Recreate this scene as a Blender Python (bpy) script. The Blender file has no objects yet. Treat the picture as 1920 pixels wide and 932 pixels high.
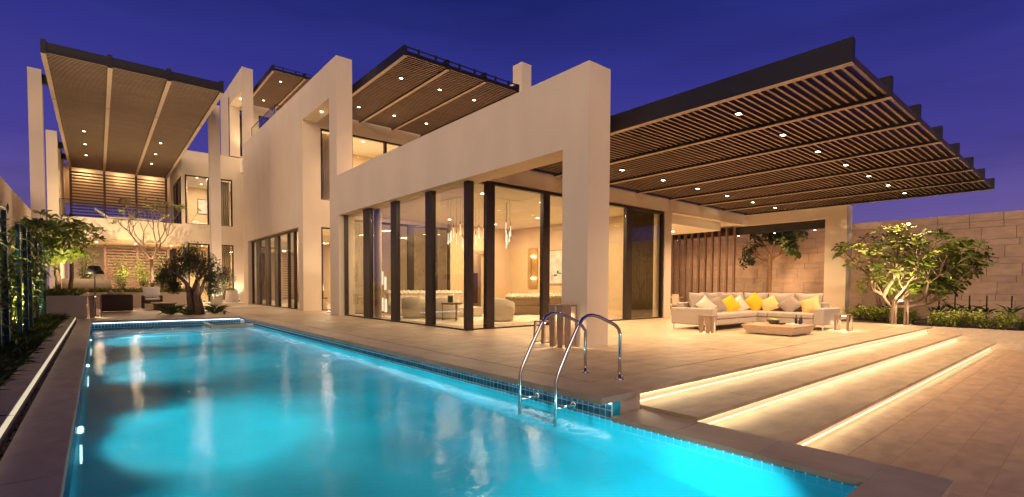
import bpy, math, random
from mathutils import Vector, Matrix
SC = bpy.context.scene
COL = SC.collection
rnd = random.Random(7)
pi = math.pi

# ------------------------------------------------------------------ camera
cam = bpy.data.cameras.new('camera'); camo = bpy.data.objects.new('camera', cam); COL.objects.link(camo)
yaw, pitch, roll = 0.696005, -0.0323577, 0.0046679
f0 = Vector((math.sin(yaw), math.cos(yaw), 0)); r0 = Vector((math.cos(yaw), -math.sin(yaw), 0)); u0 = Vector((0, 0, 1))
cf = math.cos(pitch)*f0 + math.sin(pitch)*u0; cu = -math.sin(pitch)*f0 + math.cos(pitch)*u0
cr = math.cos(roll)*r0 + math.sin(roll)*cu; cu = -math.sin(roll)*r0 + math.cos(roll)*cu
M = Matrix((cr, cu, -cf)).transposed().to_4x4(); M.translation = Vector((0, 0, 1.2))
camo.matrix_world = M
cam.sensor_width = 36.0; cam.lens = 929.655/1920*36; cam.shift_y = 101.35/1920
cam.clip_start = 0.05; cam.clip_end = 3000
SC.camera = camo

# ------------------------------------------------------------------ world (dusk sky) and last glow of the day
SC.view_settings.view_transform = 'Standard'; SC.view_settings.look = 'None'
SC.view_settings.exposure = 0.4; SC.view_settings.gamma = 1.0
try: SC.view_settings.use_curve_mapping = False
except Exception: pass
W = bpy.data.worlds.new('World'); SC.world = W; W.use_nodes = True
nt = W.node_tree; nd = nt.nodes; lk = nt.links
bg = nd['Background']
tc = nd.new('ShaderNodeTexCoord'); sx = nd.new('ShaderNodeSeparateXYZ'); lk.new(tc.outputs['Generated'], sx.inputs[0])
rp = nd.new('ShaderNodeValToRGB'); cr_ = rp.color_ramp
for i, (p, c) in enumerate([(0.0, (.205, .130, .33)), (0.10, (.140, .098, .315)), (0.22, (.062, .050, .285)), (0.36, (.033, .034, .245)), (0.52, (.013, .020, .165)), (1.0, (.007, .013, .10))]):
    e = cr_.elements[i] if i < 2 else cr_.elements.new(p)
    e.position = p; e.color = (*c, 1)
mp = nd.new('ShaderNodeMapping'); mp.inputs['Scale'].default_value = (1.6, 1.6, 9.0); lk.new(tc.outputs['Generated'], mp.inputs[0])
nz = nd.new('ShaderNodeTexNoise'); nz.inputs['Scale'].default_value = 1.5; nz.inputs['Detail'].default_value = 6; lk.new(mp.outputs[0], nz.inputs['Vector'])
cm = nd.new('ShaderNodeMapRange'); cm.inputs[1].default_value = .40; cm.inputs[2].default_value = .72; cm.inputs[3].default_value = 1.04; cm.inputs[4].default_value = .78
lk.new(nz.outputs['Fac'], cm.inputs[0])
lk.new(sx.outputs['Z'], rp.inputs[0])
vm = nd.new('ShaderNodeVectorMath'); vm.operation = 'SCALE'; lk.new(rp.outputs[0], vm.inputs[0]); lk.new(cm.outputs[0], vm.inputs['Scale'])
lk.new(vm.outputs[0], bg.inputs[0]); bg.inputs[1].default_value = 0.76
sun = bpy.data.lights.new('dusk_glow', 'SUN'); suno = bpy.data.objects.new('dusk_glow', sun); COL.objects.link(suno)
sun.energy = 2.2; sun.color = (1.0, .73, .48); sun.angle = math.radians(60)
suno.rotation_euler = Vector((-0.66, -0.60, 0.36)).to_track_quat('Z', 'Y').to_euler()
SC.cycles.use_denoising = True
SC.cycles.max_bounces = 8; SC.cycles.diffuse_bounces = 3; SC.cycles.glossy_bounces = 4; SC.cycles.transmission_bounces = 6
SC.cycles.transparent_max_bounces = 24; SC.cycles.caustics_reflective = False; SC.cycles.caustics_refractive = False
SC.cycles.sample_clamp_indirect = 4.0; SC.cycles.blur_glossy = 0.5

WARM = (1.0, .64, .34); WARM2 = (1.0, .74, .46)
def spot(loc, e, size=110, blend=.6, color=WARM, aim=(0, 0, -1), rad=.06):
    l = bpy.data.lights.new('spot', 'SPOT'); l.energy = e; l.color = color; l.spot_size = math.radians(size); l.spot_blend = blend; l.shadow_soft_size = rad
    o = bpy.data.objects.new('lamp_spot', l); COL.objects.link(o); o.location = loc
    o.rotation_euler = Vector(aim).to_track_quat('-Z', 'Y').to_euler(); return o
def area(loc, e, sx_, sy_, color=WARM2, aim=(0, 0, -1)):
    l = bpy.data.lights.new('area', 'AREA'); l.energy = e; l.color = color; l.shape = 'RECTANGLE'; l.size = sx_; l.size_y = sy_
    o = bpy.data.objects.new('lamp_area', l); COL.objects.link(o); o.location = loc
    o.rotation_euler = Vector(aim).to_track_quat('-Z', 'Y').to_euler(); return o
def point(loc, e, color=WARM, rad=.05):
    l = bpy.data.lights.new('point', 'POINT'); l.energy = e; l.color = color; l.shadow_soft_size = rad
    o = bpy.data.objects.new('lamp_point', l); COL.objects.link(o); o.location = loc; return o

# ------------------------------------------------------------------ materials
def mat(name, c, rough=.6, var=.12, scale=6, bump=0, bscale=60, metal=0, stretch=(1, 1, 1), spec=.5, emit=None, es=1, var2=0, scale2=.6):
    m = bpy.data.materials.new(name); m.use_nodes = True; n = m.node_tree.nodes; l = m.node_tree.links; b = n['Principled BSDF']
    b.inputs['Roughness'].default_value = rough; b.inputs['Metallic'].default_value = metal; b.inputs['Specular IOR Level'].default_value = spec
    t = n.new('ShaderNodeTexCoord'); g = n.new('ShaderNodeMapping'); g.inputs['Scale'].default_value = stretch
    ge = n.new('ShaderNodeNewGeometry'); l.new(ge.outputs['Position'], g.inputs[0])
    z = n.new('ShaderNodeTexNoise'); z.inputs['Scale'].default_value = scale; z.inputs['Detail'].default_value = 5; l.new(g.outputs[0], z.inputs['Vector'])
    r = n.new('ShaderNodeMapRange'); r.inputs[1].default_value = .3; r.inputs[2].default_value = .7; r.inputs[3].default_value = 1-var; r.inputs[4].default_value = 1+var; l.new(z.outputs['Fac'], r.inputs[0])
    oi = n.new('ShaderNodeObjectInfo'); rr = n.new('ShaderNodeMapRange'); rr.inputs[3].default_value = 1-var2; rr.inputs[4].default_value = 1+var2; l.new(oi.outputs['Random'], rr.inputs[0])
    mu = n.new('ShaderNodeMath'); mu.operation = 'MULTIPLY'; l.new(r.outputs[0], mu.inputs[0]); l.new(rr.outputs[0], mu.inputs[1])
    v = n.new('ShaderNodeVectorMath'); v.operation = 'SCALE'; v.inputs[0].default_value = c; l.new(mu.outputs[0], v.inputs['Scale']); l.new(v.outputs[0], b.inputs['Base Color'])
    if bump:
        z2 = n.new('ShaderNodeTexNoise'); z2.inputs['Scale'].default_value = bscale; z2.inputs['Detail'].default_value = 3; l.new(g.outputs[0], z2.inputs['Vector'])
        bp = n.new('ShaderNodeBump'); bp.inputs['Strength'].default_value = bump; bp.inputs['Distance'].default_value = .02; l.new(z2.outputs['Fac'], bp.inputs['Height']); l.new(bp.outputs[0], b.inputs['Normal'])
    if emit:
        b.inputs['Emission Color'].default_value = (*emit, 1); b.inputs['Emission Strength'].default_value = es
    return m
def glow(name, c, s):
    m = bpy.data.materials.new(name); m.use_nodes = True; n = m.node_tree.nodes; n.clear()
    e = n.new('ShaderNodeEmission'); o = n.new('ShaderNodeOutputMaterial'); e.inputs[0].default_value = (*c, 1); e.inputs[1].default_value = s
    m.node_tree.links.new(e.outputs[0], o.inputs[0]); return m
def glassmat(name, tint=(1, 1, 1), ior=1.5, rough=0.0, boost=1.0, bump=None):
    m = bpy.data.materials.new(name); m.use_nodes = True; n = m.node_tree.nodes; l = m.node_tree.links; n.clear()
    o = n.new('ShaderNodeOutputMaterial'); t = n.new('ShaderNodeBsdfTransparent'); t.inputs[0].default_value = (*tint, 1)
    g = n.new('ShaderNodeBsdfGlossy'); g.inputs['Roughness'].default_value = rough; x = n.new('ShaderNodeMixShader')
    fr = n.new('ShaderNodeFresnel'); gb = n.new('ShaderNodeNewGeometry'); mi = n.new('ShaderNodeMapRange')
    mi.inputs[3].default_value = ior; mi.inputs[4].default_value = 1/ior; l.new(gb.outputs['Backfacing'], mi.inputs[0]); l.new(mi.outputs[0], fr.inputs[0])
    mm = n.new('ShaderNodeMath'); mm.operation = 'MULTIPLY'; mm.inputs[1].default_value = boost; mm.use_clamp = True; l.new(fr.outputs[0], mm.inputs[0])
    if bump:
        rf = n.new('ShaderNodeBsdfRefraction'); rf.inputs['IOR'].default_value = 1.33; rf.inputs['Roughness'].default_value = .22; rf.inputs[0].default_value = (*tint, 1)
        xm = n.new('ShaderNodeMixShader'); xm.inputs[0].default_value = .88; l.new(t.outputs[0], xm.inputs[1]); l.new(rf.outputs[0], xm.inputs[2]); t = xm
    l.new(mm.outputs[0], x.inputs[0]); l.new(t.outputs[0], x.inputs[1]); l.new(g.outputs[0], x.inputs[2]); l.new(x.outputs[0], o.inputs[0])
    if bump:
        ge = n.new('ShaderNodeNewGeometry'); hs = None
        for sc_, st, w in bump:
            mpn = n.new('ShaderNodeMapping'); mpn.inputs['Scale'].default_value = st; l.new(ge.outputs['Position'], mpn.inputs[0])
            z = n.new('ShaderNodeTexNoise'); z.inputs['Scale'].default_value = sc_; z.inputs['Detail'].default_value = 2; l.new(mpn.outputs[0], z.inputs['Vector'])
            q = n.new('ShaderNodeMath'); q.operation = 'MULTIPLY'; q.inputs[1].default_value = w; l.new(z.outputs['Fac'], q.inputs[0])
            if hs is None: hs = q
            else:
                a = n.new('ShaderNodeMath'); a.operation = 'ADD'; l.new(hs.outputs[0], a.inputs[0]); l.new(q.outputs[0], a.inputs[1]); hs = a
        bp = n.new('ShaderNodeBump'); bp.inputs['Strength'].default_value = 1; bp.inputs['Distance'].default_value = .05; l.new(hs.outputs[0], bp.inputs['Height'])
        l.new(bp.outputs[0], g.inputs['Normal']); l.new(bp.outputs[0], fr.inputs['Normal'])
    return m
PL = mat('plaster', (.66, .545, .415), .85, .045, 1.1, .2, 60, stretch=(1, 1, .6))
PLI = mat('interior_plaster', (.66, .49, .30), .8, .03, 2)
CEIL = mat('ceiling_paint', (.78, .70, .58), .8, .02, 2)
PAV = mat('paver_stone', (.43, .33, .215), .5, .20, 3.2, .12, 30, stretch=(.7, 1.5, 1), var2=.11)
COP = mat('coping_stone', (.42, .33, .245), .5, .16, 3, .10, 40, stretch=(1, .5, 1), var2=.06)
COPY_ = mat('coping_stone_side', (.44, .35, .26), .5, .16, 3, .10, 40, stretch=(2, 1, 1), var2=.06)
LOW = mat('lower_paver_stone', (.44, .295, .185), .55, .16, 5, .25, 28, stretch=(.7, 1.3, 1), var2=.06)
GROUTL = mat('pale_grout', (.42, .27, .17), .9)
GROUT = mat('grout', (.12, .09, .07), .9)
STONE = mat('wall_stone', (.40, .27, .19), .8, .14, 4, .15, 40, stretch=(1, .6, 1.5), var2=.09)
BRZ = mat('bronze_metal', (.030, .019, .014), .38, .2, 5, spec=.5)
SLTD = mat('slat_lacquer', (.035, .021, .015), .5, .2, 6)
SLT = mat('slat_underlit', (.31, .215, .155), .55, .2, 4, stretch=(.5, 6, 6), var2=.08)  # pale tone carries the bounce light on slat undersides
BEAM = mat('beam_underlit', (.52, .40, .30), .5, .12, 5)  # cream tone carries the bounce light on beam undersides
BLK = mat('black_metal', (.012, .010, .012), .5, .2, 5)
FIN = mat('fin_wood', (.17, .085, .05), .5, .25, 6, stretch=(4, 4, .4), var2=.06)
CHR = mat('chrome', (.75, .74, .72), .12, .02, 5, metal=1)
FAB = mat('sofa_fabric', (.40, .34, .285), .95, .06, 40, .3, 300)
FABW = mat('cream_fabric', (.60, .51, .40), .9, .05, 20, .2, 200)
YEL = mat('yellow_fabric', (.72, .40, .01), .9, .06, 30, .2, 300)
CRM = mat('tan_fabric', (.68, .43, .17), .9, .06, 30, .2, 300)
TAUPE = mat('taupe_fabric', (.30, .235, .195), .95, .08, 30, .2, 300)
WHT = mat('white_paint', (.75, .70, .63), .6, .03, 8)
WICK = mat('dark_wicker', (.055, .034, .024), .8, .3, 60, .5, 90)
RIS = mat('riser_stone', (.74, .66, .52), .5, .10, 12, stretch=(1, 1, 6))
TEAK = mat('teak', (.44, .28, .17), .5, .2, 6, stretch=(.5, 5, 5))
TRAV = mat('travertine', (.55, .44, .33), .5, .12, 8, stretch=(.5, 1, 3))
LANT = mat('lantern_wood', (.26, .18, .125), .5, .15, 8, metal=0)
SOIL = mat('soil', (.028, .02, .014), .95, .4, 8, .6, 20)
PEB = mat('pebble', (.14, .09, .07), .6, .3, 6, var2=.2)
BARK = mat('bark', (.30, .20, .13), .9, .25, 14, .5, 60)
BARKD = mat('olive_bark', (.13, .08, .055), .95, .4, 12, .8, 40)
LEAF = mat('leaf', (.10, .135, .022), .45, .35, 3, var2=.3)
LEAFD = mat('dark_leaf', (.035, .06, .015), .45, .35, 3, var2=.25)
LEAFO = mat('olive_leaf', (.10, .115, .05), .5, .4, 5, var2=.25)
LEAFY = mat('lime_leaf', (.19, .23, .025), .5, .3, 5, var2=.2)
GRS = mat('grass_blade', (.055, .095, .015), .5, .35, 5)
TEAL = mat('post_pool_tint', (.012, .06, .062), .3, .15, 6)  # teal glow of the pool painted into the post colour
TIL = mat('pool_mosaic', (.02, .19, .34), .18, .25, 9, var2=.35)
TGR = mat('pool_grout', (.82, .86, .84), .6, .05, 9)
CURT = mat('curtain_fabric', (.70, .56, .40), .9, .05, 8)
CURTD = mat('dark_curtain_fabric', (.22, .17, .08), .95, .15, 8)
RUG = mat('rug', (.62, .54, .42), .95, .12, 3)
FLOOR = mat('interior_floor', (.60, .48, .36), .25, .05, 3)
CERB = mat('grey_ceramic', (.10, .085, .08), .35, .15, 12)
APL = mat('green_apple', (.33, .42, .02), .35, .2, 15)
BOT = mat('bottle_glass', (.02, .015, .02), .08, .1, 5)
PAPER = mat('paper', (.7, .66, .6), .6, .05, 9)
PIC = mat('canvas_print', (.62, .60, .54), .7, .25, 2.5)
DARKW = mat('dark_wood', (.10, .05, .025), .4, .2, 6)
GL = glassmat('window_glass', (.90, .90, .87), 1.5, 0.0, 1.3)
GLR = glassmat('rail_glass', (.90, .94, .92), 1.5, 0.0, .8)
WATER = glassmat('water_surface', (  .62, .95, .99), 1.33, .085, .42, bump=[(1.1, (1, 1, 1), .34), (4.0, (1, 1.4, 1), .10), (14, (1, 1.6, 1), .07)])
LED = glow('led_warm', (1.0, .82, .50), 10); LED2 = glow('led_warm_low', (1.0, .80, .46), 1.8)
LEDW = glow('led_cool', (.86, .95, 1.0), 9)
DL = glow('downlight', (1.0, .80, .55), 14)
PLIGHT = glow('pool_lamp', (.82, 1.0, .95), 10)
BULB = glow('bulb', (1.0, .82, .55), 22)
PEND = glow('pendant_glass', (1.0, .82, .55), 1.3)

# ------------------------------------------------------------------ mesh helpers
class MB:
    def __init__(s): s.v = []; s.f = []
    def box(s, x0, x1, y0, y1, z0, z1):
        b = len(s.v); s.v += [(x0, y0, z0), (x1, y0, z0), (x1, y1, z0), (x0, y1, z0), (x0, y0, z1), (x1, y0, z1), (x1, y1, z1), (x0, y1, z1)]
        s.f += [tuple(b+i for i in q) for q in ((0, 3, 2, 1), (4, 5, 6, 7), (0, 1, 5, 4), (1, 2, 6, 5), (2, 3, 7, 6), (3, 0, 4, 7))]; return s
    def frus(s, c, w0, d0, w1, d1, z0, z1, off=(0, 0)):
        b = len(s.v); x, y = c
        for (w, d, z, ox, oy) in ((w0, d0, z0, 0, 0), (w1, d1, z1, off[0], off[1])):
            s.v += [(x+ox-w/2, y+oy-d/2, z), (x+ox+w/2, y+oy-d/2, z), (x+ox+w/2, y+oy+d/2, z), (x+ox-w/2, y+oy+d/2, z)]
        s.f += [tuple(b+i for i in q) for q in ((0, 3, 2, 1), (4, 5, 6, 7), (0, 1, 5, 4), (1, 2, 6, 5), (2, 3, 7, 6), (3, 0, 4, 7))]; return s
    def prism(s, poly, a0, a1, axis):
        b = len(s.v); n = len(poly)
        for a in (a0, a1):
            for (p, q) in poly: s.v.append((a, p, q) if axis == 0 else ((p, a, q) if axis == 1 else (p, q, a)))
        s.f.append(tuple(b+i for i in range(n))[::-1]); s.f.append(tuple(b+n+i for i in range(n)))
        for i in range(n):
            j = (i+1) % n; s.f.append((b+i, b+j, b+n+j, b+n+i))
        return s
    def tube(s, pts, rad, n=8, cap=True):
        P = [Vector(p) for p in pts]; R = rad if isinstance(rad, (list, tuple)) else [rad]*len(P); b = len(s.v)
        ref = None
        for i, p in enumerate(P):
            d = (P[min(i+1, len(P)-1)]-P[max(i-1, 0)]).normalized()
            if ref is None: ref = d.orthogonal().normalized()
            ref = (ref - d*ref.dot(d)).normalized(); q = d.cross(ref)
            for k in range(n):
                a = 2*pi*k/n; w = p+(ref*math.cos(a)+q*math.sin(a))*R[i]; s.v.append(tuple(w))
        for i in range(len(P)-1):
            for k in range(n):
                k2 = (k+1) % n; s.f.append((b+i*n+k, b+i*n+k2, b+(i+1)*n+k2, b+(i+1)*n+k))
        if cap:
            s.f.append(tuple(b+k for k in range(n))[::-1]); s.f.append(tuple(b+(len(P)-1)*n+k for k in range(n)))
        return s
    def lathe(s, c, prof, n=16):
        b = len(s.v)
        for (r, z) in prof:
            for k in range(n): s.v.append((c[0]+r*math.cos(2*pi*k/n), c[1]+r*math.sin(2*pi*k/n), c[2]+z))
        for i in range(len(prof)-1):
            for k in range(n):
                k2 = (k+1) % n; s.f.append((b+i*n+k, b+i*n+k2, b+(i+1)*n+k2, b+(i+1)*n+k))
        s.f.append(tuple(b+k for k in range(n))[::-1]); s.f.append(tuple(b+(len(prof)-1)*n+k for k in range(n))); return s
    def cushion(s, c, sx_, sy_, sz, rot=None, n=8, puff=.5, pinch=.06):
        # pillow: plate of size sx_ x sy_ with bulge sz, rot is a 3x3 matrix
        b = len(s.v); rot = rot or Matrix.Identity(3); c = Vector(c)
        for sg in (1, -1):
            for i in range(n+1):
                for j in range(n+1):
                    u = i/n*2-1; v = j/n*2-1
                    h = ((1-u*u)*(1-v*v))**puff*sz/2*sg
                    k = 1-pinch*(1-abs(u)*abs(v))*max(abs(u), abs(v))
                    s.v.append(tuple(c+rot @ Vector((u*sx_/2*k, v*sy_/2*k, h))))
        N = n+1
        for g in (0, 1):
            o = b+g*N*N
            for i in range(n):
                for j in range(n):
                    q = (o+i*N+j, o+(i+1)*N+j, o+(i+1)*N+j+1, o+i*N+j+1); s.f.append(q if g == 0 else q[::-1])
        return s
    def rbox(s, x0, x1, y0, y1, z0, z1, r=.04):
        # box with soft chamfered edges
        b = len(s.v); xs = (x0, x0+r, x1-r, x1); ys = (y0, y0+r, y1-r, y1); zs = (z0, z0+r, z1-r, z1)
        import itertools
        idx = {}
        def V(x, y, z):
            k = (x, y, z)
            if k not in idx: idx[k] = len(s.v); s.v.append(k)
            return idx[k]
        q = r*.3
        def C(i, j, k):
            x, y, z = xs[i], ys[j], zs[k]; e = (i in (0, 3))+(j in (0, 3))+(k in (0, 3))
            if e >= 2:
                m = q if e == 2 else r*.42
                if i == 0: x += m
                if i == 3: x -= m
                if j == 0: y += m
                if j == 3: y -= m
                if k == 0: z += m
                if k == 3: z -= m
            return V(round(x, 5), round(y, 5), round(z, 5))
        for a in range(3):
            for d in range(3):
                s.f.append((C(a, d, 0), C(a, d+1, 0), C(a+1, d+1, 0), C(a+1, d, 0)))
                s.f.append((C(a, d, 3), C(a+1, d, 3), C(a+1, d+1, 3), C(a, d+1, 3)))
                s.f.append((C(a, 0, d), C(a+1, 0, d), C(a+1, 0, d+1), C(a, 0, d+1)))
                s.f.append((C(a, 3, d), C(a, 3, d+1), C(a+1, 3, d+1), C(a+1, 3, d)))
                s.f.append((C(0, a, d), C(0, a, d+1), C(0, a+1, d+1), C(0, a+1, d)))
                s.f.append((C(3, a, d), C(3, a+1, d), C(3, a+1, d+1), C(3, a, d+1)))
        return s
    def leaf(s, p, d, up, L, w, droop=.15):
        # pointed folded leaf from p along d
        d = d.normalized(); sd = d.cross(up)
        if sd.length < 1e-4: sd = d.orthogonal()
        sd.normalize(); nn = sd.cross(d); b = len(s.v)
        m = p+d*L*.55; t = p+d*L-nn*L*droop
        s.v += [tuple(p), tuple(m+sd*w/2+nn*w*.16), tuple(m-nn*L*droop*.15), tuple(m-sd*w/2+nn*w*.16), tuple(t)]
        s.f += [(b, b+1, b+2), (b, b+2, b+3), (b+1, b+4, b+2), (b+3, b+2, b+4)]
ORG = {}
def link(o): COL.objects.link(o); return o
def obj(name, mb, m, parent=None, smooth=False, kind=None, org=None):
    po = ORG.get(parent.name, Vector()) if parent else Vector()
    w = Vector(org) if org is not None else po
    me = bpy.data.meshes.new(name); me.from_pydata([(v[0]-w.x, v[1]-w.y, v[2]-w.z) for v in mb.v], [], mb.f); me.materials.append(m); me.update()
    if smooth:
        for p in me.polygons: p.use_smooth = True
    o = bpy.data.objects.new(name, me); link(o); o.location = w-po
    if parent: o.parent = parent
    ORG[o.name] = w
    if kind: o['kind'] = kind
    return o
def inst(name, me, loc, parent=None, rot=None, kind=None, scale=None):
    po = ORG.get(parent.name, Vector()) if parent else Vector()
    o = bpy.data.objects.new(name, me); link(o); o.location = Vector(loc)-po
    if rot is not None:
        if isinstance(rot, Matrix): o.rotation_euler = rot.to_euler()
        else: o.rotation_euler = rot
    if scale: o.scale = (scale,)*3
    if parent: o.parent = parent
    ORG[o.name] = Vector(loc)
    if kind: o['kind'] = kind
    return o
def tag(o, label=None, cat=None, group=None, kind=None):
    if label: o['label'] = label
    if cat: o['category'] = cat
    if group: o['group'] = group
    if kind: o['kind'] = kind
    return o
def thing(name, loc, label, cat, group=None):
    o = bpy.data.objects.new(name, None); link(o); o.location = loc; o.empty_display_size = .1; ORG[o.name] = Vector(loc)
    return tag(o, label, cat, group)
def copy_tree(o, delta=(0, 0, 0), parent=None, rotz=0):
    c = o.copy(); link(c)
    if parent: c.parent = parent
    else:
        c.location = o.location+Vector(delta)
        if rotz: c.rotation_euler[2] += rotz
    ORG[c.name] = ORG[o.name]+Vector(delta)
    for ch in list(o.children): copy_tree(ch, delta, c)
    return c
def mesh(name, mb, m, smooth=False):
    me = bpy.data.meshes.new(name); me.from_pydata(mb.v, [], mb.f); me.materials.append(m); me.update()
    if smooth:
        for p in me.polygons: p.use_smooth = True
    return me
def holes(axis, a0, a1, z0, z1, t0, t1, hs):
    # wall slab spanning a0..a1 (x if axis==1, y if axis==0) with rectangular openings hs=[(a0,a1,z0,z1)], thickness t0..t1
    mb = MB(); A = sorted({a0, a1, *[h for q in hs for h in q[:2]]}); Z = sorted({z0, z1, *[h for q in hs for h in q[2:]]})
    for i in range(len(A)-1):
        for j in range(len(Z)-1):
            ca = (A[i]+A[i+1])/2; cz = (Z[j]+Z[j+1])/2
            if any(h[0] < ca < h[1] and h[2] < cz < h[3] for h in hs): continue
            if axis == 1: mb.box(A[i], A[i+1], t0, t1, Z[j], Z[j+1])
            else: mb.box(t0, t1, A[i], A[i+1], Z[j], Z[j+1])
    return mb
def structure(name, mb, m, **k): o = obj(name, mb, m, **k); o['kind'] = 'structure'; return o

# ================================================================== GROUND, TERRACES, STEPS
g = MB(); B = 900; ho = (-40, 40, -12, 60)
g.box(-B, B, -B, -12, -.9, -.8); g.box(-B, B, 60, B, -.9, -.8); g.box(-B, -40, -12, 60, -.9, -.8); g.box(40, B, -12, 60, -.9, -.8)
g.box(-40, -.62, -12, 60, -.9, -.8); g.box(-.62, 4.9, -12, .7, -.9, -.8); g.box(-.62, 4.3, 21.9, 60, -.9, -.8); g.box(4.9, 40, -12, 3, -.9, -.8); g.box(4.9, 40, 3, 60, -.9, -.8)
structure('ground', g, SOIL)

ut = MB(); ut.box(4.5, 25, 3.66, 60, -.78, -.068); ut.box(-.62, 4.5, 21.55, 60, -.78, -.068); ut.box(26, 27, 6.9, 24, -.78, -.068)
upper = structure('upper_terrace', ut, GROUT)
# paving tiles on the terrace: 1.2 x 0.6, staggered
TW, TD, GAP = .9, .75, .004
tme = {}
def tile(parent, x0, x1, y0, y1, zt, th, m, name='tile', gap=GAP):
    k = (round(x1-x0, 3), round(y1-y0, 3), th, m.name)
    if k not in tme:
        w, d = x1-x0-gap, y1-y0-gap
        mb = MB(); e = .004
        mb.box(-w/2, w/2, -d/2, d/2, -th, -e); b = len(mb.v)
        mb.f.pop(1)
        mb.v += [(-w/2+e, -d/2+e, 0), (w/2-e, -d/2+e, 0), (w/2-e, d/2-e, 0), (-w/2+e, d/2-e, 0)]
        mb.f += [(b, b+1, b+2, b+3)]+[(4+i, 4+(i+1) % 4, b+(i+1) % 4, b+i) for i in range(4)]
        tme[k] = mesh(name, mb, m)
    return inst(name, tme[k], ((x0+x1)/2, (y0+y1)/2, zt+rnd.uniform(-.001, .001)), parent)
def paving(parent, x0, x1, y0, y1, zt, m, w=TW, d=TD, th=.06, gap=GAP):
    r = 0; y = y0
    while y < y1-.02:
        ye = min(y+d, y1); x = x0-(w/2 if r % 2 else 0)
        while x < x1-.02:
            a, b = max(x, x0), min(x+w, x1)
            if b-a > .05: tile(parent, a, b, y, ye, zt, th, m, 'tile', gap)
            x += w
        y = ye; r += 1
paving(upper, 7.35, 20.55, 4.15, 6.55, 0, PAV)
paving(upper, 8.15, 21.0, 6.55, 11.1, 0, PAV)
paving(upper, 4.75, 7.35, 4.15, 22.15, 0, PAV)
s = MB(); s.box(4.75, 7.38, 22.16, 46, -.06, 0); s.box(-1.7, 4.75, 22.2, 46, -.06, 0); s.box(7.38, 23.85, 11.1, 24.2, -.06, -.002); s.box(7.355, 8.14, 6.56, 11.09, -.06, -.001); s.box(21.005, 25, 6.56, 24.2, -.06, -.004); s.box(7.38, 14, 24.2, 46, -.06, -.002)
obj('rear_paving', s, PAV, upper)
cop = thing('pool_coping', (4.15, 3.45, 0), 'stone coping slabs around the pool edge', 'coping'); cop['kind'] = 'structure'; del cop['category']
y = 4.15
while y < 21.3: tile(cop, 4.15, 4.728, y, min(y+1.2, 21.3), 0, .075, COP, 'coping_stone'); y += 1.2
tile(cop, 4.15, 4.75, 3.45, 4.15, 0, .075, COP, 'coping_stone')
x = 4.75
while x < 20: tile(cop, x, min(x+1.2, 20.0), 3.45, 4.128, 0, .045, PAV, 'coping_stone'); x += 1.2
x = -.55
while x < 4.7: tile(cop, x, min(x+1.06, 4.75), 21.3, 22.15, 0, .075, COP, 'coping_stone'); x += 1.06
y = -3.0
while y < 21.3: tile(cop, -.53, -.18, y, min(y+.9, 21.3), 0, .075, COPY_, 'coping_stone'); y += .9
y = 1.1
for (a, b) in ((1.1, 1.9), (1.9, 2.7), (2.7, 3.44)): tile(cop, 4.3, 4.86, a, b, -.22, .05, COP, 'coping_stone')
mb = MB(); mb.prism([(4.3, 1.097), (4.86, 1.097), (4.86, .72), (4.82, .68)], -.27, -.22, 2); obj('coping_stone', mb, COP, cop)
mb = MB(); mb.prism([(4.295, 1.097), (4.815, .68), (3.4, .68), (3.4, 1.097)], -.27, -.22, 2); obj('coping_stone', mb, COP, cop)
for a in (2.2, 1.0, -.17): tile(cop, a, a+1.2, .68, 1.1, -.22, .05, COP, 'coping_stone')

# steps: two treads, three lit risers
st = MB(); st.box(4.9, 20, 3.655, 3.66, -.7, -.08)
steps = thing('terrace_steps', (12, 3, -.55), None, None); steps['kind'] = 'structure'
ledp = []
for k, (yf, yb, z) in enumerate(((2.75, 3.60, -.18), (2.0, 2.87, -.36))):
    x = 4.87
    while x < 20:
        e = min(x+1.5, 20); tile(steps, x, e, yf, yb-.02, z, .045, PAV, 'tread_slab'); x = e
obj('corner_stone', MB().box(4.365, 4.869, 3.475, 3.60, -.5, -.051), TRAV, steps)
rz = [(3.57, -.225, -.046), (2.86, -.405, -.226), (2.11, -.78, -.406)]
for (yy, a, b) in rz:
    mb = MB(); mb.box(4.87, 20, yy, yy+.02, a, b); obj('riser', mb, RIS, steps)
mb = MB(); mb.box(4.95, 20, 2.135, 2.9, -.78, -.41); mb.box(4.95, 20, 2.91, 3.65, -.78, -.23); obj('step_base', mb, GROUT, steps)
for (yy, a, b) in rz:
    mb = MB(); mb.box(4.9, 19.96, yy-.03, yy-.006, b-.026, b-.004); obj('led_strip', mb, LED, steps)
    mb = MB(); zt = {-.225: -.18, -.405: -.36, -.78: -.55}[a]; mb.box(4.9, 19.96, yy-.012, yy-.002, zt+.001, zt+.014); obj('led_strip', mb, LED2, steps)

lt = MB(); lt.box(4.5, 26, -11.9, 2.16, -.79, -.5535)
lower = structure('lower_terrace', lt, GROUTL)
paving(lower, 4.87, 19.99, -2.27, 2.05, -.55, LOW, w=.74, d=.36, th=.003, gap=.004)
s = MB(); s.box(-.5, 20, -11.8, -2.28, -.5534, -.551); obj('outer_paving', s, LOW, lower)
mb = MB(); mb.box(20, 20.25, -11.5, 3.44, -.79, 0); mb.box(20.002, 20.25, 3.44, 4.2, -.79, -.003); mb.box(20.25, 21.0, 4.14, 4.2, -.5, -.003)
kerb = tag(obj('planter_kerb', mb, TRAV), 'low stone kerb holding the shrub bed at the end of the lit steps', 'kerb')
mb = MB(); mb.box(20.25, 26, -11.5, 4.14, -.5, -.04); mb.box(21.0, 26, 4.14, 6.97, -.5, -.045); mb.box(24.57, 26, 6.97, 18, -.5, .0)
structure('planting_bed', mb, SOIL)

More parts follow.
